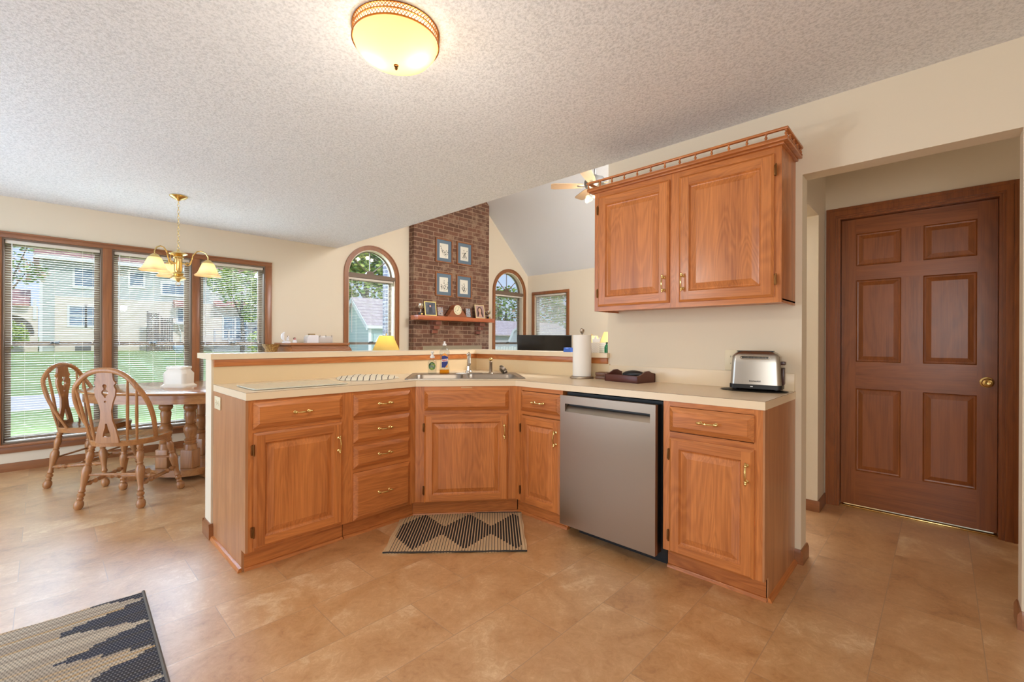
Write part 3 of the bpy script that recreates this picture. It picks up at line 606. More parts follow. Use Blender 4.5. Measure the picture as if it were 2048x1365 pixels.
# double bowl sink
sk = thing('sink', 'stainless steel double bowl sink set diagonally in the corner', 'sink', (DM.x, DM.y, .914), dang)
SKX, SD0, SD1 = .415, .072, .625
def rrect(x0, y0, x1, y1, r, n=5):
    return arcpts(x1 - r, y1 - r, r, 0, PI / 2, n) + arcpts(x0 + r, y1 - r, r, PI / 2, PI, n) + arcpts(x0 + r, y0 + r, r, PI, 1.5 * PI, n) + arcpts(x1 - r, y0 + r, r, 1.5 * PI, 2 * PI, n)
bl = [(-.375, .115, -.018, .495), (.018, .115, .375, .495)]
b = B(); b.prism(rrect(-SKX, SD0, SKX, SD1, .03), [rrect(*q, .06) for q in bl], .0005, .004, XY); b.tube([(x, y, .003) for x, y in rrect(-SKX + .004, SD0 + .004, SKX - .004, SD1 - .004, .028)], .004, 6, closed=True); b.build('rim', sinksteel, sk)
for q in bl:
    b = B(); x0, y0, x1, y1 = q; rows = []
    for ins, z in ((0, .003), (.004, -.004), (.012, -.14), (.03, -.165), (.12, -.172)): rows.append([b.v((x, y, z)) for x, y in rrect(x0 + ins, y0 + ins, x1 - ins, y1 - ins, max(.055 - ins * .2, .02))])
    for r0, r1 in zip(rows, rows[1:]):
        for k in range(len(r0)): k2 = (k + 1) % len(r0); b.f([r0[k], r0[k2], r1[k2], r1[k]])
    b.f(rows[-1]); o = b.build('bowl', sinksteel, sk, fix=False)
fc = thing('faucet', 'chrome kitchen faucet with a ridged spout rising behind the sink', 'faucet', (DM.x + dt.x * .03 + dn.x * .565, DM.y + dt.y * .03 + dn.y * .565, .9185), dang)
b = B(); b.box(-.11, -.025, 0, .11, .025, .008, bev=.003); b.lathe([(0, 0), (.03, 0), (.028, .01), (.021, .018), (.019, .05), (0, .05)], (0, 0, .008), (0, 0, 1.008), 20, unit=False); b.build('base', chrome, fc)
b = B(); b.tube([(0, 0, .05), (0, .0, .10), (0, -.02, .135), (0, -.06, .142), (0, -.12, .125), (0, -.17, .10), (0, -.185, .085)], [.016, .016, .016, .015, .013, .012, .012], 14); b.build('spout', chrome, fc)
b = B(); b.lathe([(0, 0), (.017, 0), (.019, .012), (.016, .022), (.008, .026), (0, .028)], (0, 0, .135), (0, 0, 1.135), 16, unit=False); b.tube([(0, 0, .158), (.0, -.03, .168), (.0, -.07, .166)], [.006, .006, .007], 8); b.build('lever', chrome, fc)
sp = thing('side_sprayer', 'upright chrome side sprayer with a brass ball end on the sink deck', 'sprayer', (DM.x + dt.x * .205 + dn.x * .565, DM.y + dt.y * .205 + dn.y * .565, .9185), dang)
b = B(); b.lathe([(0, 0), (.022, 0), (.019, .006), (.013, .01), (.012, .085), (.014, .09), (.010, .1), (0, .1)], seg=18, unit=False); b.build('body', steel, sp)
b = B(); b.ball((0, 0, .112), .016); b.build('ball_end', brass, sp)
st_ = thing('sink_strainer', 'steel mesh sink strainer leaning beside the sprayer', 'strainer', (DM.x + dt.x * .285 + dn.x * .565, DM.y + dt.y * .285 + dn.y * .565, .918), dang + .35)
st_.rotation_euler = (math.radians(-22), math.radians(48), dang)
b = B(); b.lathe([(.040, 0), (.041, .003), (.034, .004), (.031, -.004), (.028, -.018), (.022, -.022), (0, -.022)], (0, 0, .032), (0, 0, 1.032), 24, unit=False); b.cyl((0, 0, .008), (0, 0, .03), .005, seg=8)
b.build('basket', sinksteel, st_)
st_.location.z += .012
# ---------------------------------------------------------------- things on the counters
CT = .914
gb = thing('cutting_board', 'large clear glass cutting board lying on the left counter', 'cutting board', (1.02, 2.745, CT))
b = B(); b.prism(rrect(-.26, -.165, .26, .165, .03), [], .003, .008, XY); b.build('glass_sheet', [board_m], gb)
for x in (-.23, .23):
    for y in (-.135, .135): b = B(); b.cyl((x, y, 0), (x, y, .003), .008, seg=10); b.build('rubber_foot', whitep, gb)
cloth_m, t_, p_ = new_mat('striped_cotton'); c_ = N(t_, 'TexCoord'); s_ = N(t_, 'SeparateXYZ'); L(t_, c_.outputs['Object'], s_.inputs[0]); p_.inputs['Roughness'].default_value = .9
n_ = N(t_, 'TexNoise', i_Scale=14.0); L(t_, c_.outputs['Object'], n_.inputs['Vector'])
def stripe(ax, fq, th): return math_(t_, 'LESS_THAN', math_(t_, 'FRACT', math_(t_, 'ADD', math_(t_, 'MULTIPLY', s_.outputs[ax], fq), math_(t_, 'MULTIPLY', n_.outputs[0], .35))), th)
L(t_, mixc(t_, stripe('X', 26, .13), srgb(236, 224, 198), srgb(52, 46, 42)), p_.inputs['Base Color'])
b = B(); random.seed(4); n = 28; rows = []
for j in range(9):
    rr = .012 + .19 * j / 8; row = []
    for k in range(n):
        a = 2 * PI * k / n; f = 1 + .06 * math.sin(3 * a + 1) + .04 * math.sin(7 * a)
        z = .022 * (1 - (j / 8) ** 3) + .006 * math.sin(5 * a + j * .8) * (j / 8) + .004
        row.append(b.v((rr * f * 1.05, 0, 0) if 0 else (rr * f * math.cos(a) * 1.02, rr * f * math.sin(a) * .85, max(z, .0025) if j < 8 else .0015)))
    rows.append(row)
b.f(rows[0])
for r0, r1 in zip(rows, rows[1:]):
    for k in range(n): b.f([r0[k], r0[(k + 1) % n], r1[(k + 1) % n], r1[k]])
o = b.build('folded_cloth', cloth_m, None, loc=(1.545, 2.87, CT), rot=(0, 0, dang + .1), ang=60); tag(o, 'cream and black striped dish cloth lying left of the sink', 'dish cloth')
def onsink(s, d): p = DM + dt * s + dn * d; return (p.x, p.y, .918)
# foaming hand soap
s1 = thing('soap_bottle', 'clear pump bottle of hand soap with a round green label', 'soap bottle', onsink(-.255, .555), dang)
b = B(); b.lathe([(0, 0), (.030, 0), (.034, .004), (.0335, .03), (.035, .06), (.034, .09), (.028, .108), (.017, .118), (.0165, .124), (0, .124)], seg=24, unit=False, flute=lambda a, h: -.25 * abs(math.sin(a)) ** 2); b.build('bottle', bottle_m, s1)
b = B(); b.lathe([(0, .1245), (.018, .1245), (.018, .138), (.011, .145), (.007, .15), (.0065, .165), (.012, .166), (.012, .176), (0, .177)], seg=18, unit=False); b.tube([(0, 0, .171), (0, -.02, .171), (0, -.034, .166)], [.006, .0055, .005], 8); b.build('pump', whitep, s1)
lab, t_, p_ = new_mat('green_label'); c_ = N(t_, 'TexCoord'); n_ = N(t_, 'TexNoise', i_Scale=45.0, i_Detail=3.0); L(t_, c_.outputs['Object'], n_.inputs['Vector']); L(t_, ramp(t_, n_.outputs[0], [(.35, srgb(30, 66, 34)), (.5, srgb(64, 120, 58)), (.62, srgb(150, 170, 60)), (.75, srgb(60, 110, 70))]), p_.inputs['Base Color'])
b = B(); ys = .0355
b.prism([(.026 * math.cos(2 * PI * k / 24), .062 + .031 * math.sin(2 * PI * k / 24)) for k in range(24)], [], -.0352, -.0338, XZ); o = b.build('label', lab, s1)
for v_ in o.data.vertices: v_.co.y = v_.co.y * (1 if 0 else 1) + abs(v_.co.x) ** 2 * 7
for k, (w_, z_) in enumerate(((.018, .078), (.03, .066), (.034, .056))): 
    b = B(); b.box(-w_ / 2, -.0357, z_, w_ / 2, -.0353, z_ + .0022); b.build('label_line', whitep, s1)
# yellow dish soap
s2 = thing('dish_soap_bottle', 'tall clear dish soap bottle with orange soap and a blue and red label', 'dish soap bottle', onsink(-.160, .545), dang + .08)
pr_ = [(0, 0), (.036, 0), (.039, .004), (.038, .05), (.033, .09), (.033, .13), (.040, .165), (.038, .178), (.022, .205), (.013, .214), (.013, .222), (0, .222)]
fl = lambda a, h: -.38 * abs(math.sin(a)) ** 1.5
b = B(); b.lathe(pr_, seg=24, unit=False, flute=fl); b.build('bottle', bottle_m, s2)
b = B(); b.lathe([(0, .0015), (.0345, .0015), (.0372, .006), (.0368, .034), (0, .034)], seg=24, unit=False, flute=fl); b.build('liquid', amber_m, s2)
b = B(); b.lathe([(0, .2225), (.0145, .2225), (.0135, .236), (.006, .238), (.0058, .246), (.008, .248), (.007, .254), (0, .255)], seg=16, unit=False); b.build('cap', whitep, s2)
blue = plain('label_blue', srgb(36, 50, 128), .4); orng = plain('label_orange', srgb(244, 160, 54), .4); redm = plain('label_red', srgb(206, 44, 40), .4)
b = B(); b.prism([(-.023, .05), (.002, .05), (.024, .082), (.026, .132), (.0, .145), (-.022, .14)], [], -.0252, -.0245, XZ, 0); b.prism([(-.020, .141), (.0, .146), (.022, .136), (.018, .150), (.004, .162), (-.012, .158)], [], -.0252, -.0245, XZ, 1); b.prism([(.006, .052), (.022, .052), (.024, .078)], [], -.0252, -.0245, XZ, 1); b.build('label', [blue, orng], s2)
b = B(); b.prism([(-.024, .094), (.026, .100), (.026, .121), (-.024, .115)], [], -.0258, -.0253, XZ); b.build('label_band', whitep, s2)
text_mesh('brand_lettering', 'AJAX', .0185, redm, s2, (.001, -.0262, .1075), (PI / 2, -.11, 0), bold=.0006)
# paper towels
pt_ = thing('paper_towel_holder', 'upright paper towel roll on a brushed metal holder right of the sink', 'paper towel holder', (2.672, 1.862, CT))
b = B(); b.lathe([(0, 0), (.083, 0), (.086, .004), (.084, .012), (.076, .015), (0, .016)], seg=32, unit=False); b.build('base', steel, pt_)
b = B(); b.lathe([(0, .016), (.006, .016), (.006, .318), (.011, .322), (.0175, .336), (.016, .349), (.008, .357), (0, .358)], seg=16, unit=False); b.build('pole', steel, pt_)
paper = plain('paper_towel', srgb(244, 240, 232), .95)
b = B(); b.lathe([(.021, .017), (.0655, .017), (.066, .02), (.066, .306), (.0655, .309), (.021, .309), (.021, .017)], seg=40, unit=False); b.box(.055, -.004, .02, .0672, .03, .306); b.build('paper_roll', paper, pt_)
# mahogany desk tray
ty = thing('letter_tray', 'dark mahogany wooden tray with curved sides holding sunglasses', 'tray', (2.566, 1.372, CT), PI / 2 - .16)
# local: x runs along the front (towards the sink), y towards the room; flip so that depth is -y
b = B(); W_ = .265; D_ = .185
b.box(0, -.010, 0, W_, 0, .046, bev=.002); b.box(0, -D_, 0, W_, 0, .008, bev=.001)
prof = [(0, 0), (0, .046), (-.03, .049), (-.06, .060), (-.085, .072), (-.120, .074), (-.150, .062), (-D_, .056), (-D_, 0)]
for x in (0, W_ - .010): b.prism(prof, [], x, x + .010, lambda u, v, a: (a, u, v))
b.box(0, -D_, 0, W_, -D_ + .009, .056, bev=.001); b.build('tray_body', mahog, ty)
sg = thing('sunglasses_case', 'black soft case resting in the mahogany tray', 'case', (2.688, 1.470, CT + .0085), 0)
b = B(); n = 18; rows = []
for j in range(8):
    q = j / 7; row = []
    for k in range(n):
        a = 2 * PI * k / n; row.append(b.v((.030 * math.cos(a) * math.sin(PI * (.08 + .84 * q)) ** .5, (q - .5) * .14, .032 + .030 * math.sin(a) * math.sin(PI * (.08 + .84 * q)) ** .5 * (.9 + .2 * q) + .012 * (1 - q))))
    rows.append(row)
for r0, r1 in zip(rows, rows[1:]):
    for k in range(n): b.f([r0[k], r0[(k + 1) % n], r1[(k + 1) % n], r1[k]])
b.f(rows[0]); b.f(rows[-1]); b.build('pouch', plain('soft_black_vinyl', srgb(24, 22, 22), .4), sg)
sg.location.z += -.0015
cs = thing('coaster_box', 'small brown wooden coaster box beside the mahogany tray', 'box', (2.715, 1.712, CT), .08)
b = B(); b.box(-.035, -.045, 0, .045, .045, .022, bev=.004); b.box(-.035, -.045, .024, .045, .045, .048, bev=.004); b.box(-.03, -.04, .02, .04, .04, .028); b.build('coasters', plain('walnut', srgb(112, 74, 48), .4, noise=.4), cs)
# toaster
TA = Vector((2.600, .845, CT)); TB = Vector((2.633, .592, CT)); tdir = (TB - TA).normalized()
to = thing('toaster', 'brushed metal two slice toaster at the right end of the counter', 'toaster', TA, math.atan2(tdir.y, tdir.x)); TW = (TB - TA).length; TD = .135
# local x along front (left to right as seen), local y away from viewer
def tprof(z, zmax):      # half-width shrink with height
    q = z / zmax; return .012 * q + .020 * max(0, (q - .86) / .14) ** 2.0
b = B(); rows = []; ZZ = [.034, .05, .10, .15, .185, .198, .206, .2085]
for z in ZZ:
    e = tprof(z, .2085); ex = .010 * (z / .2085) + (.03 * max(0, (z - .18) / .0285) ** 2)
    rows.append([b.v((x, y, z + (.004 * math.sin(PI * x / TW) if z > .19 else 0))) for x, y in rrect(.004 + ex, .004 + e, TW - .004 - ex, TD - .004 - e, .024, 5)])
for r0, r1 in zip(rows, rows[1:]):
    for k in range(len(r0)): b.f([r0[k], r0[(k + 1) % len(r0)], r1[(k + 1) % len(r0)], r1[k]])
b.f(rows[-1]); b.f(rows[0]); b.build('shell', plain('toaster_metal', srgb(178, 172, 162), .33, 1), to)
b = B(); b.prism(rrect(.002, .002, TW - .002, TD - .002, .024), [], .012, .0335, XY)
for x in (.03, TW - .03):
    for y in (.03, TD - .03): b.cyl((x, y, .006), (x, y, .012), .012, seg=12)
b.build('base', black, to)
b = B()
for y in (.045, .088): b.box(.035, y - .009, .2085, TW - .045, y + .009, .2128)
b.build('bread_slots', black, to)
b = B(); b.prism(rrect(.055, .1735, .190, .1855, .0059) if 0 else arcpts(.190, .178, .0085, -PI / 2, PI / 2, 8) + arcpts(.062, .178, .0085, PI / 2, 1.5 * PI, 8), [arcpts(.190, .178, .0068, -PI / 2, PI / 2, 8) + arcpts(.062, .178, .0068, PI / 2, 1.5 * PI, 8)], .0075, .0155, XZ); b.build('vent_surround', chrome, to)
b = B()
for k in range(22): b.box(.064 + k * .0058, .0095, .173, .064 + k * .0058 + .0028, .0150, .183)
b.build('vent_slits', black, to)
b = B(); b.box(TW - .0075, TD * .35, .035, TW + .004, TD * .65 + .012, .125, bev=.003); b.box(TW - .016, TD * .33, .140, TW + .008, TD * .72, .158, bev=.003); b.build('lever_panel', plain('dark_maroon_plastic', srgb(60, 26, 20), .3), to)
b = B(); b.box(TW * .42, -.0005, .021, TW * .42 + .012, .003, .026); b.build('indicator', whitep, to)
text_mesh('brand_lettering', 'KitchenAid', .0115, black, to, (TW * .50, .0048, .052), (PI / 2 - .08, 0, 0), stretch=1.05, bold=.0002)
tt = thing('warming_mat', 'flat black oval tray under the toaster', 'tray', (2.655, .735, CT), math.atan2(tdir.y, tdir.x))
b = B(); b.lathe([(0, 0), (.92, 0), (1.0, .0045), (.985, .006), (.9, .0025), (0, .0025)], seg=40, unit=False)
o = b.build('tray_plate', black, tt); o.scale = (.165, .088, 1)
to.location.z += .003
# electrical plates
def plate(name, label, loc, rot, w=.07, h=.115, outlet=True):
    t = thing(name, label, 'outlet', loc); t.rotation_euler = rot
    b = B(); b.box(-w / 2, -.006, -h / 2, w / 2, 0, h / 2, bev=.002); b.build('cover_plate', ivory, t)
    if outlet:
        for s in (-1, 1):
            b = B(); o2 = (s * .02, 0) if w > h else (0, s * .02)
            b.lathe([(0, 0), (.0155, 0), (.0155, .0015), (0, .0015)], (o2[0], -.006, o2[1]), (o2[0], -1.006, o2[1]), 18, unit=False)
            b.box(o2[0] - .006, -.0078, o2[1] - .004, o2[0] - .004, -.0073, o2[1] + .005, 1); b.box(o2[0] + .004, -.0078, o2[1] - .004, o2[0] + .006, -.0073, o2[1] + .005, 1); b.build('socket', [ivory, black], t)
    return t
plate('wall_outlet', 'ivory double outlet on the end panel of the left base cabinet', (CX0 - .0005, 3.005, .815), (0, 0, -PI / 2), .118, .073)
plate('wall_outlet', 'beige cover plate on the wall behind the toaster', (XR - .0005, .885, 1.072), (0, 0, -PI / 2), .075, .118)
# things on the ledge
LZ = 1.094
b = B(); b.prism([(-.035, 0), (.035, 0), (.030, .034), (.018, .034), (.012, .026), (-.012, .026), (-.018, .034), (-.030, .034)], [], -.035, .035, XZ); o = b.build('sponge_holder', plain('blue_plastic', srgb(56, 100, 190), .4), None, loc=(2.862, 2.112, LZ), rot=(0, 0, -PI / 2)); tag(o, 'small blue plastic holder on the bar ledge left of the paper towels', 'holder')
tb = thing('tissue_box', 'white tissue box with thin diagonal lines on the bar ledge', 'tissue box', (2.86, 1.868, LZ), -PI / 2)
tm, t_, p_ = new_mat('lined_card'); c_ = N(t_, 'TexCoord'); s_ = N(t_, 'SeparateXYZ'); L(t_, c_.outputs['Object'], s_.inputs[0])
L(t_, mixc(t_, math_(t_, 'LESS_THAN', math_(t_, 'FRACT', math_(t_, 'MULTIPLY', math_(t_, 'ADD', s_.outputs['X'], s_.outputs['Z']), 75.0)), .14), srgb(236, 230, 220), srgb(176, 166, 160)), p_.inputs['Base Color'])
b = B(); b.box(-.062, -.05, 0, .062, .06, .075, bev=.001); b.build('card_box', tm, tb)
b = B(); b.prism([(-.03, .0755), (.03, .0755), (.038, .115), (.012, .098), (-.005, .128), (-.02, .1), (-.034, .11)], [], 0, .004, XZ); b.build('tissue', paper, tb)
gn = thing('green_bottle', 'small green bottle at the wall end of the bar ledge', 'bottle', (2.862, 1.776, LZ))
b = B(); b.lathe([(0, 0), (.017, 0), (.0175, .004), (.0175, .04), (.012, .055), (.007, .06), (.0065, .066), (0, .066)], seg=16, unit=False); b.build('bottle', plain('green_plastic', srgb(20, 130, 84), .2), gn); b = B(); b.lathe([(0, .0662), (.008, .0662), (.008, .078), (0, .078)], seg=12, unit=False); b.build('cap', plain('green_cap', srgb(16, 90, 60), .3), gn)

# ---------------------------------------------------------------- rugs
def rugmat(name):
    m, t, p = new_mat(name); p.inputs['Roughness'].default_value = .95; c = N(t, 'TexCoord'); s = N(t, 'SeparateXYZ'); L(t, c.outputs['Object'], s.inputs[0]); return m, t, p, c, s
r1m, t_, p_, c_, s_ = rugmat('diamond_rug')
# object space: x along the long side (-.4..+.4), y across (-.28..+.28)
fx = math_(t_, 'FRACT', math_(t_, 'MULTIPLY', s_.outputs['X'], 60.0)); cell = math_(t_, 'DIVIDE', math_(t_, 'FLOOR', math_(t_, 'MULTIPLY', s_.outputs['X'], 60.0)), 60.0)
tri = math_(t_, 'ABSOLUTE', math_(t_, 'SUBTRACT', math_(t_, 'FRACT', math_(t_, 'MULTIPLY', math_(t_, 'ADD', cell, .40), 3.4)), .5))
half = math_(t_, 'SUBTRACT', .255, math_(t_, 'MULTIPLY', tri, .40)); ins = math_(t_, 'LESS_THAN', math_(t_, 'ABSOLUTE', s_.outputs['Y']), half)
thick = math_(t_, 'ADD', .20, math_(t_, 'MULTIPLY', ins, .50)); isb = math_(t_, 'LESS_THAN', fx, thick)
edge = math_(t_, 'LESS_THAN', math_(t_, 'ABSOLUTE', s_.outputs['X']), .375); isb = math_(t_, 'MULTIPLY', isb, edge)
L(t_, mixc(t_, isb, srgb(206, 176, 136), srgb(40, 34, 32)), p_.inputs['Base Color'])
n_ = N(t_, 'TexNoise', i_Scale=300.0); L(t_, c_.outputs['Object'], n_.inputs['Vector']); bump(t_, p_, math_(t_, 'ADD', math_(t_, 'SINE', math_(t_, 'MULTIPLY', s_.outputs['X'], 377.0)), n_.outputs[0]), .6, .003)
def rug(name, label, w, h, mat, loc, rz, group=None, th=.007, ribs='x'):
    t = thing(name, label, 'rug', loc, rz, group); b = B(); nx, ny = 24, 12; g = []
    for j in range(ny + 1):
        row = []
        for i in range(nx + 1):
            x = (i / nx - .5) * w; y = (j / ny - .5) * h; e = .0025 * math.sin(x * 9 + y * 5) * math.sin(y * 11)
            row.append(b.v((x + .004 * math.sin(y * 25), y + .004 * math.sin(x * 23), th + abs(e) * .6)))
        g.append(row)
    for j in range(ny):
        for i in range(nx): b.f([g[j][i], g[j][i + 1], g[j + 1][i + 1], g[j + 1][i]])
    rim = [g[0][i] for i in range(nx + 1)] + [g[j][nx] for j in range(1, ny + 1)] + [g[ny][i] for i in range(nx - 1, -1, -1)] + [g[j][0] for j in range(ny - 1, 0, -1)]
    low = [b.v((v.co.x, v.co.y, .0008)) for v in rim]
    for k in range(len(rim)): b.f([rim[k], low[k], low[(k + 1) % len(rim)], rim[(k + 1) % len(rim)]])
    b.build('woven_rug', mat, t, ang=50); return t, rim
t, _ = rug('woven_mat', 'tan flatweave rug with black diamonds in front of the corner sink', .80, .56, r1m, (1.783, 2.150, 0), math.atan2(-.577, .594))
dbind = plain('dark_binding', srgb(58, 52, 48), .9, noise=.5)
for s in (-1, 1): b = B(); b.tube([(-.40 + .8 * k / 20, s * .281, .006 + .0015 * (k % 2)) for k in range(21)], .0045, 6); b.build('bound_edge', dbind, t)
r2m, t_, p_, c_, s_ = rugmat('navy_rug')
rw = math_(t_, 'FLOOR', math_(t_, 'MULTIPLY', s_.outputs['Y'], 70.0)); yq = math_(t_, 'DIVIDE', rw, 70.0); fy = math_(t_, 'FRACT', math_(t_, 'MULTIPLY', s_.outputs['Y'], 70.0))
wn = N(t_, 'TexWhiteNoise', noise_dimensions='1D'); L(t_, rw, wn.inputs['W'])
u_ = math_(t_, 'FRACT', math_(t_, 'MULTIPLY', math_(t_, 'ADD', yq, math_(t_, 'MULTIPLY', math_(t_, 'SUBTRACT', wn.outputs[0], .5), .02)), 4.6))
saw = math_(t_, 'ABSOLUTE', math_(t_, 'SUBTRACT', u_, .5)); lim = math_(t_, 'ADD', .29, math_(t_, 'MULTIPLY', saw, -.60))
dr = math_(t_, 'SUBTRACT', .50, s_.outputs['X']); navy = math_(t_, 'LESS_THAN', dr, lim)
d2 = math_(t_, 'LESS_THAN', math_(t_, 'ABSOLUTE', math_(t_, 'SUBTRACT', dr, .78)), math_(t_, 'MULTIPLY', math_(t_, 'SUBTRACT', lim, .08), .8)); navy = math_(t_, 'MAXIMUM', navy, d2)
dash = math_(t_, 'MULTIPLY', math_(t_, 'LESS_THAN', math_(t_, 'FRACT', math_(t_, 'ADD', math_(t_, 'MULTIPLY', s_.outputs['X'], 90.0), math_(t_, 'MULTIPLY', rw, .5))), .45), math_(t_, 'LESS_THAN', math_(t_, 'ABSOLUTE', math_(t_, 'SUBTRACT', fy, .5)), .22))
base_ = ramp(t_, wn.outputs[0], [(.2, srgb(176, 160, 140)), (.6, srgb(204, 190, 168)), (.9, srgb(196, 164, 120))])
c1_ = mixc(t_, math_(t_, 'MULTIPLY', dash, .75), base_, srgb(70, 62, 56)); nv = ramp(t_, wn.outputs[0], [(.3, srgb(40, 44, 60)), (.8, srgb(50, 46, 46))]); c2_ = mixc(t_, math_(t_, 'MULTIPLY', dash, .5), nv, srgb(150, 146, 148))
gap = math_(t_, 'LESS_THAN', fy, .12)
L(t_, mixc(t_, gap, mixc(t_, navy, c1_, c2_), srgb(74, 66, 60)), p_.inputs['Base Color']); bump(t_, p_, math_(t_, 'ABSOLUTE', math_(t_, 'SUBTRACT', fy, .5)), .8, .004)
t, _ = rug('woven_mat', 'larger beige and navy braided rug at the bottom left corner', 1.0, 1.45, r2m, (-.20, 1.965, 0), math.radians(-2))
gbind = plain('grey_binding', srgb(110, 104, 98), .9, noise=.5)
for s in (-1, 1): b = B(); b.tube([(s * .501, -.725 + 1.45 * k / 30, .0085 + .001 * (k % 2)) for k in range(31)], .0065, 6); b.build('bound_edge', gbind, t)

# ---------------------------------------------------------------- dining chairs and table
LEG = [(0, 0), (.013, .0), (.021, .012), (.0235, .03), (.021, .048), (.013, .06), (.0165, .07), (.012, .08), (.0185, .092), (.0185, .10), (.012, .11), (.0175, .12), (.0125, .135), (.0135, .16), (.0195, .215), (.0235, .25), (.021, .275), (.013, .292), (.0175, .30), (.013, .31), (.0165, .33), (.0195, .355), (.017, .375), (.013, .385), (.0175, .393), (.0125, .402), (.0165, .412), (.0165, .425), (.012, .432), (0, .436)]
def turned(b, p0, p1, prof=LEG, seg=16): 
    tot = prof[-1][1]; b.lathe([(r * 1.22, h / tot) for r, h in prof], p0, p1, seg)
STR = [(q * 1.35, h) for q, h in [(0, 0), (.008, 0), (.009, .08), (.014, .14), (.008, .19), (.0085, .21), (.0145, .27), (.008, .31), (.011, .33), (.011, .67), (.008, .69), (.0145, .73), (.0085, .79), (.008, .81), (.014, .86), (.009, .92), (.008, 1), (0, 1)]]
def make_chair(label):
    t = thing('dining_chair', label, 'chair', group='oak windsor chairs around the dining table')
    ST = .475; SB = .434
    # seat: D shape, dished
    def out(a):
        c, s_ = math.cos(a), math.sin(a); rx = .205 if c > 0 else .225; ry = .222
        k = 3.2 if c > 0 else 2.3; m_ = (abs(c) ** k + abs(s_) ** k) ** (-1 / k); return (rx * m_ * c, ry * m_ * s_)
    b = B(); n = 44; rows = []
    for sc_, dz in ((1, 'b'), (1.0, 't'), (.97, 0), (.85, 0), (.65, 0), (.4, 0), (.15, 0)):
        row = []
        for k in range(n):
            x, y = out(2 * PI * k / n); x *= sc_; y *= sc_
            if dz == 'b': z = SB; x *= .97; y *= .97
            elif dz == 't': z = ST - .008
            else:
                d_ = 1 - sc_; z = ST - .016 * min(1, d_ * 3.2) * (1 if x < .12 else .5) + .004 * math.exp(-(y / .03) ** 2) * (1 if x > 0 else 0)
            row.append(b.v((x, y, z)))
        rows.append(row)
    for r0, r1 in zip(rows, rows[1:]):
        for k in range(n): b.f([r0[k], r0[(k + 1) % n], r1[(k + 1) % n], r1[k]])
    b.f(rows[0]); b.f(rows[-1]); b.build('seat', honX, t, ang=40)
    feet = {(-1, 1): (-.205, .205), (-1, -1): (-.205, -.205), (1, 1): (.215, .215), (1, -1): (.215, -.215)}; tops = {}
    for (sx_, sy_), (fx_, fy_) in feet.items():
        top = (sx_ * .145 - .0, sy_ * .155, SB + .006); b = B(); turned(b, (fx_, fy_, 0), top); b.build('leg', honZ, t); tops[(sx_, sy_)] = (Vector((fx_, fy_, 0)), Vector(top))
    def on_leg(k, h): a, c = tops[k]; return a + (c - a) * (h / .448)
    mids = []
    for sy_ in (-1, 1):
        a, c = on_leg((-1, sy_), .165), on_leg((1, sy_), .185); b = B(); b.lathe(STR, a, c, 14); b.build('side_stretcher', honZ, t); mids.append((a + c) / 2)
    b = B(); b.lathe(STR, mids[0], mids[1], 14); b.build('middle_stretcher', honZ, t)
    for k, h in ((-1, .235), (1, .27)):
        b = B(); b.tube([on_leg((k, -1), h), on_leg((k, 1), h)], .008, 10); b.build('plain_stretcher', honZ, t)
    # hoop: leans back
    lean = .30
    def bk(y, z, off=0): q = z - ST; return (-.205 + .115 * min(1, (abs(y) / .2) ** 3 if z < ST + .2 else 0) * 0 - lean * q * 1.0 + off, y, z)
    pts = []
    base = (-.055, .205); H = .492
    for k in range(41):
        a = PI * k / 40
        y = .252 * math.cos(a); zz = math.sin(a)
        if k <= 12 or k >= 28: pass
        pts.append((a, y))
    hoop = []
    for k in range(45):
        q = k / 44; a = PI * q
        y = -math.cos(a); s_ = math.sin(a) ** .62 if math.sin(a) > 0 else 0
        wv = .205 + .047 * math.sin(PI * min(1, s_ * .8)) ; yy = wv * (1 if y > 0 else -1) * abs(y) ** .85
        z = ST - .006 + (H + .006) * s_
        x = -.060 - .135 * min(1, s_ * 1.3) - lean * .38 * (z - ST)
        hoop.append((x, yy, z))
    b = B(); b.tube(hoop, [.0145 + .004 * math.sin(PI * i / 44) for i in range(45)], 10, flat=.85); b.build('back_hoop', honZ, t)
    def topz(y):         # height of the hoop at y
        best = min(hoop, key=lambda p: abs(p[1] - y) + (0 if p[2] > ST + .2 else 9)); return best
    for y0 in (.105, .150, -.105, -.150):
        tp = topz(y0 * 1.34); p0 = (-.215 + .05 * (abs(y0) / .15) ** 2, y0, ST - .012); b = B(); b.tube([Vector(p0).lerp(Vector(tp), q) for q in (0, .2, .5, .8, 1)], [.007, .0085, .010, .0085, .006], 8); b.build('spindle', honZ, t)
    # pierced splat in a leaning plane
    p0 = Vector((-.222, 0, ST - .012)); tp = Vector(topz(0)); up = (tp - p0); hl = up.length; up.normalize(); nn = Vector((0, 1, 0)).cross(up).normalized()
    hw = [(0, .066), (.03, .064), (.10, .052), (.17, .034), (.24, .030), (.30, .040), (.355, .056), (.40, .060), (.43, .050), (.45, .062), (.47, .050), (.50, .046), (hl, .043)]
    hw = [(h * hl / .545 if h < hl else h, w_ * 1.14) for h, w_ in hw]; outer = [(-w_, h) for h, w_ in hw] + [(w_, h) for h, w_ in reversed(hw)]
    drop = [(0 + .014 * math.sin(a) * (1 if 1 else 0), .075 + .045 * (1 - math.cos(a)) - 0) for a in [2 * PI * k / 14 for k in range(14)]]
    drop = [(-.026, .045), (-.020, .075), (-.010, .105), (-.006, .135), (.006, .135), (.010, .105), (.020, .075), (.026, .045), (0, .038)]
    key = arcpts(0, .350, .022, -PI / 2 + .5, PI / 2 - .35, 6) + arcpts(0, .395, .014, -.9, PI + .9, 10) + arcpts(0, .350, .022, PI / 2 + .35, 1.5 * PI - .5, 6) + [(-.006, .318), (0, .312), (.006, .318)]
    dot = arcpts(0, .287, .0085, 0, 2 * PI, 10)[:-1]
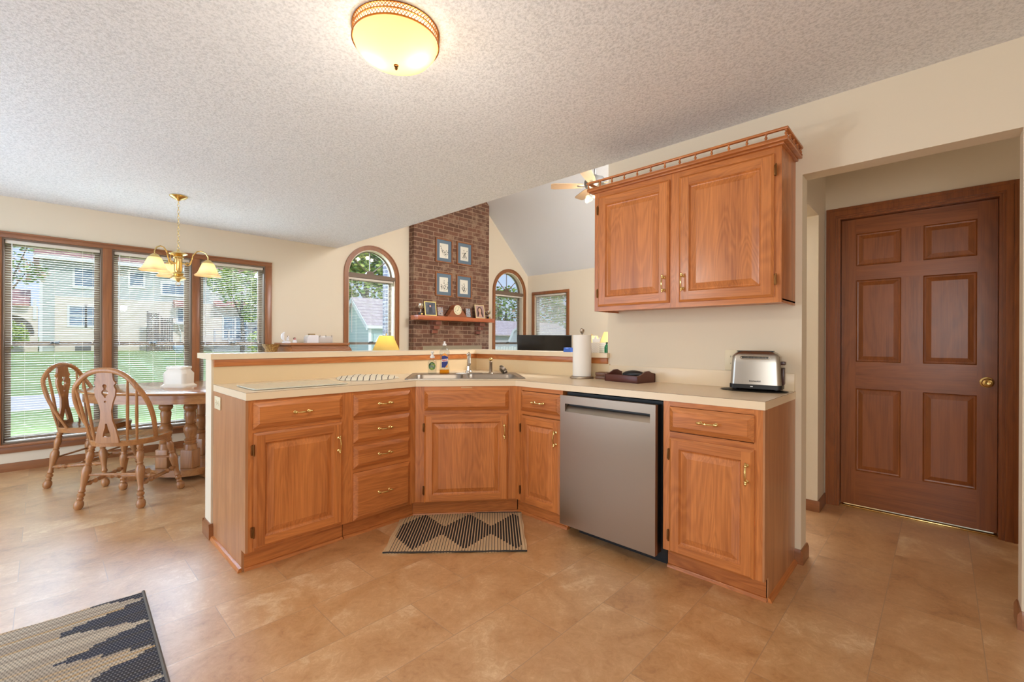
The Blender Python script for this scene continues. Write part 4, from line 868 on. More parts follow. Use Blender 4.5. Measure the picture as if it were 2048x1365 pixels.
    b = B(); b.prism(outer, [drop, key, dot], -.007, .007, lambda u, v, a: p0 + Vector((0, 1, 0)) * u + up * v + nn * a); b.build('splat', honZ, t)
    return t
chA = make_chair('oak windsor chair nearest the kitchen, its back to the camera')
chB = copy_tree(chA); chB['label'] = 'oak windsor chair at the left end of the table, seen from the side'
pa = DL(3.325, -2.81); chA.location = pa; chA.rotation_euler = (0, 0, YAW + math.radians(5))
pb = DL(3.78, -3.50); chB.location = pb; chB.rotation_euler = (0, 0, YAW - PI / 2 + math.radians(9))
chC = copy_tree(chA); chC['label'] = 'oak windsor chair on the far side of the table, only its dark seat in view'
pc = DL(4.72, -2.98); chC.location = pc; chC.rotation_euler = (0, 0, YAW + PI + math.radians(4))
TC = DL(4.02, -2.90)
tb = thing('dining_table', 'oval oak dining table on a heavy turned pedestal by the windows', 'table', TC, YAW - PI / 2)
def sup(a, rx, ry, k=2.5):
    c, s_ = math.cos(a), math.sin(a); m_ = (abs(c) ** k + abs(s_) ** k) ** (-1 / k); return (rx * m_ * c, ry * m_ * s_)
b = B(); A_ = [2 * PI * k / 60 for k in range(60)]; rows = []
for rx, ry, z in ((.74, .51, .735), (.755, .525, .738), (.765, .535, .748), (.76, .53, .757), (.745, .515, .762)): rows.append([b.v((*sup(a, rx, ry), z)) for a in A_])
for r0, r1 in zip(rows, rows[1:]):
    for k in range(60): b.f([r0[k], r0[(k + 1) % 60], r1[(k + 1) % 60], r1[k]])
b.f(rows[0]); b.f(rows[-1]); b.build('tabletop', oak('table_top_oak', honey1, honey2, 'X', rough=.16, fig=.5), tb)
b = B(); b.prism([sup(a, .742, .512) for a in A_], [[sup(a, .715, .485) for a in A_]], .668, .735, XY); b.build('apron', honX, tb)
COLP = [(0, .135), (.046, .135), (.046, .30), (.035, .305), (.040, .318), (.032, .328), (.040, .338), (.030, .35), (.036, .375), (.044, .405), (.046, .43), (.036, .455), (.030, .462), (.038, .47), (.030, .478), (.033, .52), (.036, .56), (.030, .578), (.042, .592), (.046, .61), (.042, .628), (.030, .64), (.034, .66), (.0, .665)]
for sx_ in (-.03, .18):
    for sy_ in (-.215, .215):
        b = B(); b.box(sx_ - .052, sy_ - .052, .098, sx_ + .052, sy_ + .052, .255, bev=.008); b.lathe([(r * 1.12, h) for r, h in COLP if h > .26] + [], (sx_, sy_, 0), (sx_, sy_, 1), 22, unit=False)
        b.lathe([(0, .25), (.05, .25), (.044, .30)], (sx_, sy_, 0), (sx_, sy_, 1), 22, unit=False); b.box(sx_ - .05, sy_ - .05, .655, sx_ + .05, sy_ + .05, .7, bev=.004); b.build('column', honZ, tb)
b = B(); b.prism([(x_ + .075, y_) for x_, y_ in [sup(a, .25, .33, 3) for a in A_]], [], .045, .10, XY); b.build('plinth', honX, tb)
for a0, ln in ((-.62, .50), (.62, .5), (PI - .62, .5), (PI + .62, .5)):
    b = B(); M_ = Matrix.Rotation(a0, 4, 'Z'); s0 = [(.15, .0), (.15, .095), (.30, .095), (.40, .085), (ln, .06), (ln + .01, .02), (ln, 0), (.42, 0), (.38, .012), (.28, .012)]
    b.prism(s0, [], -.045, .045, lambda u, v, a: M_ @ Vector((u, a, v)) + Vector((.075, 0, 0))); b.build('foot', honX, tb)
nb_ = DL(3.98, -2.95)
nb = thing('napkin_box', 'almond ceramic jar with no lid standing on the dining table', 'jar', (nb_.x, nb_.y, .762), YAW - PI / 2)
b = B(); rows = []
for ins, z in ((0, 0), (0, .012), (.012, .022), (.018, .03), (.016, .12), (.034, .148), (.036, .158), (.030, .162), (.030, .178), (.036, .180), (.045, .178), (.046, .1), (.046, .02)): rows.append([b.v((x, y, z)) for x, y in rrect(-.118 + ins, -.085 + ins * .8, .118 - ins, .085 - ins * .8, .035, 6)])
for r0, r1 in zip(rows, rows[1:]):
    for k in range(len(r0)): b.f([r0[k], r0[(k + 1) % len(r0)], r1[(k + 1) % len(r0)], r1[k]])
b.f(rows[0]); b.f(rows[-1]); b.build('ceramic_body', almond, nb)
# ---------------------------------------------------------------- kitchen ceiling light
KL = Vector((.995, 1.613, 0))
kl = thing('ceiling_light', 'round brass gallery ceiling light with an amber glass bowl, lit', 'ceiling light', (KL.x, KL.y, ZC))
KR = .172
b = B()
for z, r, h in ((0, KR, .004), (-.022, KR, .004), (-.047, KR + .001, .005)): b.lathe([(r - .003, z - h), (r + .001, z - h), (r + .001, z), (r - .003, z), (r - .003, z - h)], (0, 0, 0), (0, 0, 1), 64, unit=False)
for band in ((-.004, -.022), (-.026, -.047)):
    for k in range(84):
        for s in (-1, 1):
            a0 = 2 * PI * k / 84; a1 = a0 + s * 2 * PI / 84 * 1.25
            b.tube([(KR * math.cos(a0), KR * math.sin(a0), band[0]), (KR * math.cos(a1), KR * math.sin(a1), band[1])], .0011, 4)
b.build('brass_gallery', plain('warm_brass', srgb(176, 112, 50), .35, 1), kl)
b = B(); b.lathe([(KR - .004, -.050), (KR - .012, -.072), (KR * .80, -.100), (KR * .52, -.124), (KR * .2, -.136), (.004, -.138)], (0, 0, 0), (0, 0, 1), 56, unit=False)
bowl_m = shade_mat('amber_glass_bowl', srgb(232, 204, 150), .5, glow=.06); b.build('glass_bowl', bowl_m, kl)
b = B(); b.lathe([(0, -.158), (.004, -.156), (.007, -.150), (.004, -.146), (.009, -.143), (.010, -.137), (0, -.1365)], (0, 0, 0), (0, 0, 1), 14, unit=False); b.build('finial', dbrass, kl)
b = B(); b.lathe([(0, -.0), (.10, 0), (.10, -.012), (0, -.012)], (0, 0, 0), (0, 0, 1), 30, unit=False); b.build('pan', white_paint, kl)
WARM = (1.0, .82, .60)
for s in (-1, 1):
    v = Vector((Rv.x, Rv.y, 0)) * s * .085; b = B(); b.ball((v.x, v.y, -.062), .022, 12); b.build('bulb', bulb_m, kl)
    light('ceiling_light_bulb', 'POINT', (KL.x + v.x, KL.y + v.y, ZC - .09), 2.0, WARM, shadow_soft_size=.05)
# added point lamp in open air under the bowl, carrying its light
light('ceiling_light_glow', 'POINT', (KL.x, KL.y, ZC - .70), 13, (1.0, .93, .83), shadow_soft_size=.05)

# ---------------------------------------------------------------- chandelier
CP = DL(3.94, -2.93)
ch = thing('chandelier', 'polished brass chandelier with three amber bell shades over the dining table', 'chandelier', (CP.x, CP.y, ZC))
b = B(); b.lathe([(0, -.002), (.066, -.002), (.066, -.008), (.05, -.022), (.02, -.034), (.008, -.045), (0, -.045)], (0, 0, 0), (0, 0, 1), 30, unit=False); b.build('canopy', brass, ch)
b = B(); z = -.045; k = 0
while z > -.455:
    pts = []
    for j in range(12):
        a = 2 * PI * j / 12; u = .0085 * math.cos(a); v = .017 * math.sin(a); pts.append((u if k % 2 else 0, 0 if k % 2 else u, z - .014 + v))
    b.tube(pts, .0016, 5, closed=True); z -= .0265; k += 1
b.build('chain', brass, ch)
ZB_ = -.47
b = B(); b.lathe([(q_ * 1.3, h_) for q_, h_ in [(0, 0), (.006, 0), (.012, -.012), (.020, -.018), (.050, -.035), (.052, -.041), (.038, -.052), (.024, -.058), (.030, -.066), (.031, -.076), (.024, -.084), (.024, -.185), (.020, -.20), (.030, -.208), (.033, -.218), (.027, -.228), (.036, -.236), (.046, -.252), (.046, -.258), (.030, -.268), (.014, -.276), (.007, -.284), (0, -.285)]], (0, 0, ZB_), (0, 0, ZB_ + 1), 28, unit=False)
b.build('body', brass, ch)
b = B(); b.tube([(.017 * math.cos(2 * PI * j / 16), 0, ZB_ - .302 + .017 * math.sin(2 * PI * j / 16)) for j in range(16)], .0022, 6, closed=True); b.build('ring', brass, ch)
amb = shade_mat('amber_bell_glass', srgb(238, 208, 160), .4, glow=.03)
for k, deg in enumerate((105, 225, 345)):
    a = YAW + math.radians(36.6) - PI / 2 + math.radians(deg); d = Vector((math.cos(a), math.sin(a), 0)); R0 = .222
    P_ = lambda r, z: (d.x * r, d.y * r, ZB_ + z)
    pts = [P_(.022, -.125), P_(.05, -.126), P_(.085, -.118), P_(.100, -.085), P_(.108, -.045), P_(.140, -.008), P_(.172, -.004), P_(.205, -.022), P_(R0, -.055), P_(R0, -.085)]
    b = B(); b.tube(pts, .0052, 8); b.tube([P_(.100, -.085), P_(.090, -.125), P_(.068, -.142), P_(.054, -.130), P_(.058, -.114), P_(.070, -.114)], .0042, 8); b.tube([P_(.108, -.045), P_(.118, -.035)], .006, 6); o = b.build('arm', brass, ch)
    b = B(); b.lathe([(0, -.078), (.016, -.080), (.030, -.092), (.040, -.105), (.042, -.112), (0, -.112)], P_(R0, 0), P_(R0, 1), 22, unit=False); b.build('shade_holder', dbrass if 0 else brass, o)
    b = B(); b.lathe([(.042, -.108), (.050, -.122), (.060, -.145), (.070, -.170), (.082, -.198), (.106, -.222)], P_(R0, 0), P_(R0, 1), 48, unit=False, flute=lambda a, h: (.045 * math.sin(6 * a) * max(0, (-h - .14) / .056)))
    for v in b.bm.verts:
        pass
    sh = b.build('bell_shade', amb, o)
    b = B(); b.ball(P_(R0, -.150), .018, 10); b.build('bulb', bulb_m, o)
    light('chandelier_bulb', 'POINT', (CP.x + d.x * R0, CP.y + d.y * R0, ZC + ZB_ - .178), .8, WARM, shadow_soft_size=.03)

# ---------------------------------------------------------------- ceiling fan in the great room
fp = Vector((4.80, 3.16, 0)); zf = 3.14
fn = thing('ceiling_fan', 'brushed nickel ceiling fan with lit bulbs, half hidden behind the wall cabinet', 'ceiling fan', (fp.x, fp.y, 4.256))
nick = plain('brushed_nickel', srgb(170, 168, 165), .3, 1)
z0 = zf - 4.256
b = B(); b.cyl((0, 0, z0 + .10), (0, 0, -.01), .013); b.lathe([(0, -.0), (.07, -.02), (.06, -.07), (.02, -.09)], (0, 0, 0), (0, 0, 1), 20, unit=False); b.build('downrod', nick, fn)
b = B(); b.lathe([(0, .13), (.03, .13), (.05, .11), (.11, .09), (.135, .05), (.135, .0), (.11, -.03), (.06, -.05), (.05, -.09), (0, -.10)], (0, 0, z0), (0, 0, z0 + 1), 32, unit=False); b.build('motor_housing', nick, fn)
bladem = plain('fan_blade_wood', srgb(206, 176, 144), .45)
for k in range(5):
    a = math.radians(57.2 + 72 * k); M_ = Matrix.Rotation(a, 4, 'Z') @ Matrix.Rotation(math.radians(12), 4, 'X')
    b = B(); b.prism([(.15, -.045), (.27, -.058), (.51, -.066), (.55, -.05), (.55, .05), (.51, .066), (.27, .058), (.15, .045)], [], -.004, .004, lambda u, v, q: M_ @ Vector((u, v, q)) + Vector((0, 0, z0 + .0))); bl_ = b.build('blade', bladem, fn)
    b = B(); b.box(.10, -.02, -.006, .22, .02, -.0045, M=Matrix.Translation((0, 0, z0)) @ M_, bev=.001); b.build('blade_iron', nick, bl_)
for k in range(3):
    a = math.radians(225 + 120 * k); c = (.10 * math.cos(a), .10 * math.sin(a), z0 - .115); b = B(); b.lathe([(.02, 0), (.03, -.02), (.045, -.05), (.05, -.07)], c, (c[0] + .4 * math.cos(a), c[1] + .4 * math.sin(a), c[2] + 1), 18, unit=False); b.build('light_shade', shade_mat('frosted_shade', srgb(250, 236, 210), .6), fn) if k == 0 else b.build('light_shade', bpy.data.materials['frosted_shade'], fn)
    b = B(); b.ball((c[0], c[1], c[2] - .055), .026, 10); b.build('bulb', bulb_m, fn)
    light('fan_bulb', 'POINT', (fp.x + c[0] * 1.6, fp.y + c[1] * 1.6, 4.256 + c[2] - .10), 2.5, (1, .86, .66), shadow_soft_size=.04)

# ---------------------------------------------------------------- brick fireplace
fpz = thing('fireplace', 'tall brick fireplace wall between the two arched windows', 'fireplace', (0, 0, 0))
BX0, BX1, BY = 3.93, 5.51, 5.85
b = B(); b.prism([(BX0, 0), (BX1, 0), (BX1, vz(BX1) - .0), (4.8, 4.25), (BX0, vz(BX0))], [[(4.22, .28), (5.22, .28), (5.22, 1.00), (4.22, 1.00)]], BY, YW - .001, XZ); b.build('brick_breast', brick_m, fpz)
b = B(); b.box(4.10, BY - .006, 1.035, 5.34, BY + .004, 1.098); b.build('steel_lintel', plain('lintel_steel', srgb(150, 136, 110), .6), fpz)
b = B(); b.box(4.22, BY + .09, .28, 5.22, BY + .10, 1.0); b.build('firebox', black, fpz)
b = B(); b.box(BX0 - .1, BY - .45, .012, BX1 + .1, BY, .27); b.build('hearth', brick_m, fpz)
corb = brickmat('corbel_brick', srgb(140, 84, 64), srgb(124, 74, 58), srgb(170, 138, 116), smear=.2)
for x in (4.24, 5.17):
    b = B(); b.box(x, BY - .15, 1.43, x + .11, BY, 1.495); b.box(x, BY - .10, 1.362, x + .11, BY, 1.43); b.box(x, BY - .05, 1.295, x + .11, BY, 1.362); b.build('corbel', corb, fpz)
ms = thing('mantel_shelf', 'reddish oak mantel shelf on the brick fireplace', 'shelf', (0, 0, 0))
b = B(); b.box(3.875, 5.65, 1.497, 5.46, BY - .001, 1.563, bev=.004); b.build('shelf_board', oak('red_oak', srgb(190, 104, 60), srgb(140, 66, 34), 'X', fig=.4, planks=.1), ms)
MZ = 1.563
silver = plain('silver', srgb(220, 214, 200), .2, 1)
def trophy(label, x, h, s=1.0):
    t = thing('trophy', label, 'trophy', (x, 5.74, MZ)); b = B(); b.box(-.028 * s, -.028 * s, 0, .028 * s, .028 * s, .045 * s, bev=.003); b.build('base', black, t)
    b = B(); b.lathe([(0, 0), (.018, 0), (.006, .1), (.006, .38), (.018, .48), (.034, .75), (.036, 1), (.030, 1), (.02, .7), (0, .55)], (0, 0, .045 * s), (0, 0, h), 20); b.build('cup', silver, t)
    for q in (-1, 1):
        b = B(); b.tube([(q * .030, 0, h * .92), (q * .048, 0, h * .88), (q * .048, 0, h * .72), (q * .022, 0, h * .62)], .003, 6); b.build('cup_handle', silver, t)
    b = B(); b.box(-.018 * s, -.030 * s, .012 * s, .018 * s, -.0285 * s, .034 * s); b.build('plaque', brass, t)
trophy('silver trophy cup at the left end of the mantel', 3.985, .178); trophy('smaller silver trophy at the right end of the mantel', 5.405, .14, .8)
gold = plain('gold_frame', srgb(222, 200, 120), .3, .4); bwood = plain('brown_frame', srgb(120, 72, 44), .4)
def photo_mat(name, stops, sc_=9.0):
    m, t, p = new_mat(name); c = N(t, 'TexCoord'); n = N(t, 'TexNoise', i_Scale=sc_, i_Detail=3.0); L(t, c.outputs['Object'], n.inputs['Vector']); L(t, ramp(t, n.outputs[0], stops), p.inputs['Base Color']); p.inputs['Roughness'].default_value = .25; return m
def frame_(label, x, w_, h, fm, pm, rz=0.0, y=5.74, name='photo_frame', t_=.012, figure=None):
    t = thing(name, label, 'photo frame', (x, y, MZ), rz); t.rotation_euler = (math.radians(-10), 0, rz); t.location.z += .002
    b = B(); b.prism([(-w_ / 2, 0), (w_ / 2, 0), (w_ / 2, h), (-w_ / 2, h)], [[(-w_ / 2 + t_, t_), (w_ / 2 - t_, t_), (w_ / 2 - t_, h - t_), (-w_ / 2 + t_, h - t_)]], -.012, 0, XZ); b.build('frame_border', fm, t)
    b = B(); b.box(-w_ / 2 + t_, -.006, t_, w_ / 2 - t_, -.003, h - t_); b.build('picture', pm, t)
    b = B(); b.prism([(0, h * .7), (0, .03), (.05 + h * .12, h * .0 + .017)], [], -.02, .02, lambda u, v, a: (a, u, v)); b.build('easel_back', bwood, t)
    if figure: figure(t, w_, h)
    return t
skin = plain('print_skin', srgb(206, 160, 136), .5); hair = plain('print_hair', srgb(70, 48, 44), .5); dark = plain('print_dark', srgb(42, 44, 54), .5)
def ell(cx, cz, rx, rz, n=18): return [(cx + rx * math.cos(2 * PI * k / n), cz + rz * math.sin(2 * PI * k / n)) for k in range(n)]
def portrait(t, w_, h):
    b = B(); b.prism(ell(0, h * .56, w_ * .27, h * .30), [], -.0070, -.0062, XZ); b.prism([(-w_ * .26, h * .5), (-w_ * .31, h * .12), (w_ * .31, h * .12), (w_ * .26, h * .5)], [], -.0070, -.0062, XZ); b.build('hair_shape', hair, t)
    b = B(); b.prism(ell(0, h * .58, w_ * .15, h * .19), [], -.0080, -.0071, XZ); b.prism([(-w_ * .06, h * .42), (-w_ * .2, h * .12), (w_ * .2, h * .12), (w_ * .06, h * .42)], [], -.0080, -.0071, XZ); b.build('face_shape', skin, t)
def standing(t, w_, h):
    b = B(); b.prism([(-w_ * .18, h * .1), (w_ * .2, h * .1), (w_ * .16, h * .52), (0, h * .62), (-w_ * .15, h * .52)], [], -.0070, -.0062, XZ); b.build('suit_shape', dark, t)
    b = B(); b.prism(ell(0, h * .68, w_ * .07, h * .08), [], -.0080, -.0071, XZ); b.build('face_shape', skin, t)
frame_('gold framed dark portrait photo left of the mantel clock', 4.17, .20, .225, gold, photo_mat('dark_photo', [(.3, srgb(40, 44, 60)), (.6, srgb(86, 90, 100)), (.8, srgb(60, 60, 70))]), -.15, figure=standing)
frame_('small brown framed group photo between the gold frame and the clock', 4.36, .125, .160, bwood, photo_mat('blue_photo', [(.35, srgb(60, 74, 110)), (.5, srgb(190, 170, 150)), (.65, srgb(120, 140, 170))], 30), -.1)
frame_('small brown framed outdoor photo right of the clock', 4.94, .135, .170, bwood, photo_mat('outdoor_photo', [(.35, srgb(70, 96, 80)), (.5, srgb(180, 186, 196)), (.65, srgb(130, 110, 110))], 30), .08)
frame_('cream framed portrait of a long haired woman at the right of the mantel', 5.21, .225, .235, plain('cream_frame', srgb(226, 206, 150), .4), plain('print_mauve', srgb(178, 146, 140), .5), .05, figure=portrait)
ck = thing('mantel_clock', 'brown wooden camel back mantel clock with a round cream dial', 'clock', (4.665, 5.74, MZ))
b = B(); prof = [(-.20, 0), (.20, 0), (.20, .018)] + [(.20 - .105 * q, .018 + .10 * (math.sin(PI * (q - .5)) * .5 + .5)) for q in [k / 10 for k in range(1, 11)]] + arcpts(0, .112, .095, .05, PI - .05, 14) + [(-.095 - .105 * q, .018 + .10 * (1 - (math.sin(PI * (q - .5)) * .5 + .5))) for q in [k / 10 for k in range(0, 10)]] + [(-.20, .018)]
b.prism(prof, [], -.05, .05, XZ); b.build('case', oak('clock_wood', srgb(150, 84, 50), srgb(104, 54, 30), 'X', fig=.3, planks=.1), ck)
b = B(); b.lathe([(0, .003), (.072, .003), (.076, .006), (.080, .004), (.080, 0)], (0, -.05, .115), (0, -1.05, .115), 36, unit=False); b.build('dial', plain('cream_dial', srgb(236, 226, 190), .4), ck)
b = B()
for k in range(12):
    a = 2 * PI * k / 12; b.box(-.003, -.0575, .048, .003, -.0565, .062, M=Matrix.Translation((0, 0, .115)) @ Matrix.Rotation(a, 4, 'Y'))
b.box(-.002, -.059, -.005, .002, -.058, .045, M=Matrix.Translation((0, 0, .115)) @ Matrix.Rotation(.35, 4, 'Y')); b.box(-.003, -.059, -.005, .003, -.058, .032, M=Matrix.Translation((0, 0, .115)) @ Matrix.Rotation(-2.3, 4, 'Y')); b.build('hands_and_marks', black, ck)
# botanical prints
mat_blue = plain('slate_blue_mat', srgb(100, 118, 132), .8); cream = plain('print_paper', srgb(226, 220, 204), .8); ink = plain('print_ink', srgb(60, 62, 54), .8)
for k, (x, z, lb) in enumerate(((4.498, 2.636, 'upper left'), (4.930, 2.648, 'upper right'), (4.497, 2.090, 'lower left'), (4.922, 2.088, 'lower right'))):
    kinds = ('tulip and bud botanical print', 'tall grass botanical print', 'hanging blossom botanical print', 'leafy sprig botanical print')
    t = thing('botanical_print', 'wood framed %s on the brick, %s of the four' % (kinds[k], lb), 'picture', (x, BY, z), 0, 'framed botanical prints on the brick'); w_, h = .335, .385
    b = B(); b.prism([(-w_ / 2, -h / 2), (w_ / 2, -h / 2), (w_ / 2, h / 2), (-w_ / 2, h / 2)], [[(-w_ / 2 + .02, -h / 2 + .02), (w_ / 2 - .02, -h / 2 + .02), (w_ / 2 - .02, h / 2 - .02), (-w_ / 2 + .02, h / 2 - .02)]], -.024, 0, XZ); b.build('frame_border', trimZ, t)
    b = B(); b.prism([(-w_ / 2 + .02, -h / 2 + .02), (w_ / 2 - .02, -h / 2 + .02), (w_ / 2 - .02, h / 2 - .02), (-w_ / 2 + .02, h / 2 - .02)], [[(-.088, -.118), (.088, -.118), (.088, .118), (-.088, .118)]], -.012, -.006, XZ); b.build('mat_board', mat_blue, t)
    b = B(); b.box(-.0875, -.009, -.1175, .0875, -.007, .1175); b.build('paper', cream, t)
    b = B(); random.seed(k + 3)
    for q in range(7):
        a = math.radians(random.uniform(50, 130)); bx = random.uniform(-.045, .045); h0 = random.uniform(.06, .15); z0_ = -.085 + random.uniform(-.02, .02)
        px, pz = bx + h0 * math.cos(a), z0_ + h0 * math.sin(a)
        b.tube([(bx, -.0095, z0_), ((bx + px) / 2 + .008, -.0095, (z0_ + pz) / 2), (px, -.0095, pz)], .0009, 4)
        for s in (0, 1, 2): cx, cz = bx + (px - bx) * (.4 + .3 * s), z0_ + (pz - z0_) * (.4 + .3 * s); b.prism(ell(cx + random.uniform(-.012, .012), cz, .004 + random.random() * .005, .005 + random.random() * .007, 8), [], -.0102, -.0092, XZ)
    b.build('drawing', ink, t)

# ---------------------------------------------------------------- furniture beyond the ledge
dk = thing('roll_top_desk', 'oak roll top desk against the wall between the windows', 'desk', (2.33, 5.66, 0))
deskw = oak('desk_oak', srgb(178, 116, 72), srgb(116, 68, 38), 'X', fig=.5)
b = B(); b.box(-.36, -.24, 1.118, .36, .28, 1.146, bev=.006); b.box(-.335, -.215, 1.10, .335, .27, 1.118, bev=.003); b.build('top_board', deskw, dk)
side = [(.27, .745), (.27, 1.10), (-.19, 1.10)] + [(-.19 - .17 * math.sin(PI / 2 * q), 1.10 - .33 * (1 - math.cos(PI / 2 * q)) ** 1) for q in [k / 8 for k in range(1, 9)]] + [(-.36, .745)]
for x in (-.37, .345): b = B(); b.prism(side, [], x, x + .025, lambda u, v, a: (a, u, v)); b.build('side_panel', deskw, dk)
b = B(); rp_ = [( -.18 - .165 * math.sin(PI / 2 * q), 1.10 - .33 * (1 - math.cos(PI / 2 * q))) for q in [k / 14 for k in range(15)]]
for (u0, v0), (u1, v1) in zip(rp_, rp_[1:]):
    b.tube([(-.345, (u0 + u1) / 2, (v0 + v1) / 2), (.345, (u0 + u1) / 2, (v0 + v1) / 2)], .0145, 8)
b.build('tambour', deskw, dk)
b = B(); b.box(-.40, -.40, .715, .40, .28, .745, bev=.006); b.build('writing_surface', deskw, dk)
for x in (-.38, .12): 
    b = B(); b.box(x, -.36, 0, x + .26, .27, .715); o = b.build('pedestal', deskw, dk)
    for z in (.08, .30, .52): b = B(); b.box(x + .015, -.375, z, x + .245, -.36, z + .18, bev=.003); b.build('drawer_front', deskw, o)
porc = plain('white_porcelain', srgb(236, 234, 236), .25); pink = plain('porcelain_blush', srgb(214, 150, 140), .4); brn = plain('porcelain_brown', srgb(96, 66, 50), .4)
fg = thing('figurine', 'white porcelain crescent moon figurine with a small dog on the roll top desk', 'figurine', (2.03, 5.70, 1.146))
b = B(); pts = [( -.045 * math.cos(a) + .0, 0, .075 + .058 * math.sin(a)) for a in [math.radians(-62 + 124 * k / 14) for k in range(15)]]; b.tube(pts, [.004 + .016 * math.sin(PI * k / 14) for k in range(15)], 10); b.lathe([(0, 0), (.05, 0), (.045, .012), (.02, .022), (0, .024)], seg=20, unit=False); b.build('moon', porc, fg)
b = B(); b.ball((.012, -.005, .042), .017, 12); b.ball((.018, -.008, .068), .012, 12); b.build('sitting_dog', porc, fg); b = B(); b.ball((.010, -.010, .078), .006, 8); b.ball((.026, -.010, .072), .005, 8); b.build('ears', brn, fg)
fg = thing('figurine', 'small round porcelain child figurine beside the moon figurine', 'figurine', (2.125, 5.70, 1.146))
b = B(); b.lathe([(0, 0), (.028, 0), (.026, .02), (.014, .034), (0, .036)], seg=16, unit=False); b.build('body', porc, fg); b = B(); b.ball((0, 0, .045), .016, 12); b.build('head', pink, fg); b = B(); b.ball((0, .004, .052), .017, 12, sz=.7); b.build('hair', brn, fg)
rd = thing('sewing_box', 'white box with a black handle and clear compartments on the roll top desk', 'box', (2.42, 5.72, 1.146))
b = B(); b.prism([(-.16, 0), (-.02, 0), (-.02, .085), (-.04, .098), (-.13, .098), (-.155, .075)], [], -.06, .06, XZ); b.build('white_case', porc, rd)
b = B(); b.box(-.015, -.05, 0, .165, .05, .085, bev=.004); b.build('clear_case', plain('frosted_plastic', srgb(206, 198, 190), .3), rd)
b = B(); b.box(-.12, -.03, .099, -.05, .03, .112, bev=.003); b.build('top_handle', plain('tan_handle', srgb(150, 120, 70), .5), rd)
b = B()
for x in (.0, .075, .15): b.box(x - .002, -.053, .07, x + .002, -.050, .10)
b.build('latch', plain('grey_latch', srgb(110, 104, 100), .5), rd)
bk_ = thing('wicker_vase', 'tall woven wicker floor basket beside the roll top desk', 'basket', (1.845, 5.66, 0))
wk, t_, p_ = new_mat('wicker'); c_ = N(t_, 'TexCoord'); q_ = N(t_, 'Mapping'); q_.inputs['Scale'].default_value = (70, 70, 40); L(t_, c_.outputs['Object'], q_.inputs['Vector']); n_ = N(t_, 'TexVoronoi', i_Scale=1.0); L(t_, q_.outputs[0], n_.inputs['Vector']); L(t_, ramp(t_, n_.outputs['Distance'], [(.1, srgb(206, 168, 96)), (.7, srgb(150, 106, 54))]), p_.inputs['Base Color']); bump(t_, p_, n_.outputs['Distance'], .8, .005)
b = B(); b.lathe([(0, 0), (.09, 0), (.11, .3), (.085, .8), (.062, 1.0), (.066, 1.07), (.095, 1.125), (.098, 1.13), (.088, 1.128), (.058, 1.07), (.05, .9), (0, .88)], seg=30, unit=False); b.build('woven_body', wk, bk_)
def floor_lamp(label, loc, z0, z1, r0, r1, mat, energy, col):
    t = thing('floor_lamp', label, 'lamp', loc); b = B(); b.lathe([(0, 0), (.13, 0), (.13, .012), (.03, .035), (.012, .05), (.010, z0 + .02), (0, z0 + .02)], seg=24, unit=False); b.build('pole', brass, t)
    b = B(); b.lathe([(r0, z0), (r1, z1)], seg=40, unit=False); b.lathe([(r0 - .002, z0 + .001), (r1 - .002, z1 - .001)], seg=40, unit=False); b.build('lamp_shade', mat, t)
    b = B(); b.lathe([(0, z1 + .01), (.006, z1 + .012), (.008, z1 + .022), (.004, z1 + .03), (0, z1 + .034)], seg=12, unit=False); b.tube([(0, 0, z0 + .02), (.03, 0, z0 + .08), (.03, 0, z1 - .03), (0, 0, z1 + .01)], .002, 6); b.tube([(0, 0, z0 + .02), (-.03, 0, z0 + .08), (-.03, 0, z1 - .03), (0, 0, z1 + .01)], .002, 6); b.build('finial', brass, t)
    b = B(); b.ball((0, 0, (z0 + z1) / 2), .02, 10); b.build('bulb', bulb_m if energy else whitep, t)
    if energy: light('floor_lamp_bulb', 'POINT', (loc[0], loc[1], (z0 + z1) / 2 + .04), energy, col, shadow_soft_size=.04)
yel = shade_mat('yellow_shade', srgb(236, 216, 140), .5); crm = shade_mat('cream_shade', srgb(250, 232, 190), .6)
floor_lamp('lamp with a yellow tapered shade in front of the left arched window', (2.90, 4.90, 0), 1.035, 1.235, .172, .082, yel, 1.6, (1, .9, .7))
floor_lamp('lit cream shaded lamp behind the tissue box, left of the two', (5.9, 3.93, 0.012), 1.06, 1.25, .16, .09, crm, 3, (1, .8, .5))
floor_lamp('lit cream shaded lamp behind the tissue box, right of the two', (5.2, 3.17, 0.012), 1.06, 1.29, .17, .085, crm, 3, (1, .8, .5))
tvp = DL(7.2, .52)
tv = thing('television', 'large black flat television seen above the bar ledge', 'television', (tvp.x, tvp.y, .612), YAW - PI / 2)
b = B(); b.box(-.435, -.02, .10, .435, .02, .665, bev=.006); b.build('housing', black, tv); b = B(); b.box(-.423, -.0235, .115, .423, -.0205, .653); b.build('screen', gloss_black, tv)
b = B(); b.box(-.25, -.11, 0, .25, .11, .015, bev=.004); b.box(-.03, -.01, .015, .03, .03, .12); b.build('stand', black, tv)
mc = thing('media_console', 'low wooden console under the television', 'console', (tvp.x, tvp.y, .012), YAW - PI / 2)
b = B(); b.box(-.55, -.22, .0, .55, .22, .60, bev=.006); b.build('case', deskw, mc)
for x in (-.53, .01): b = B(); b.box(x, -.235, .05, x + .52, -.22, .55, bev=.004); b.build('cabinet_door', deskw, mc)
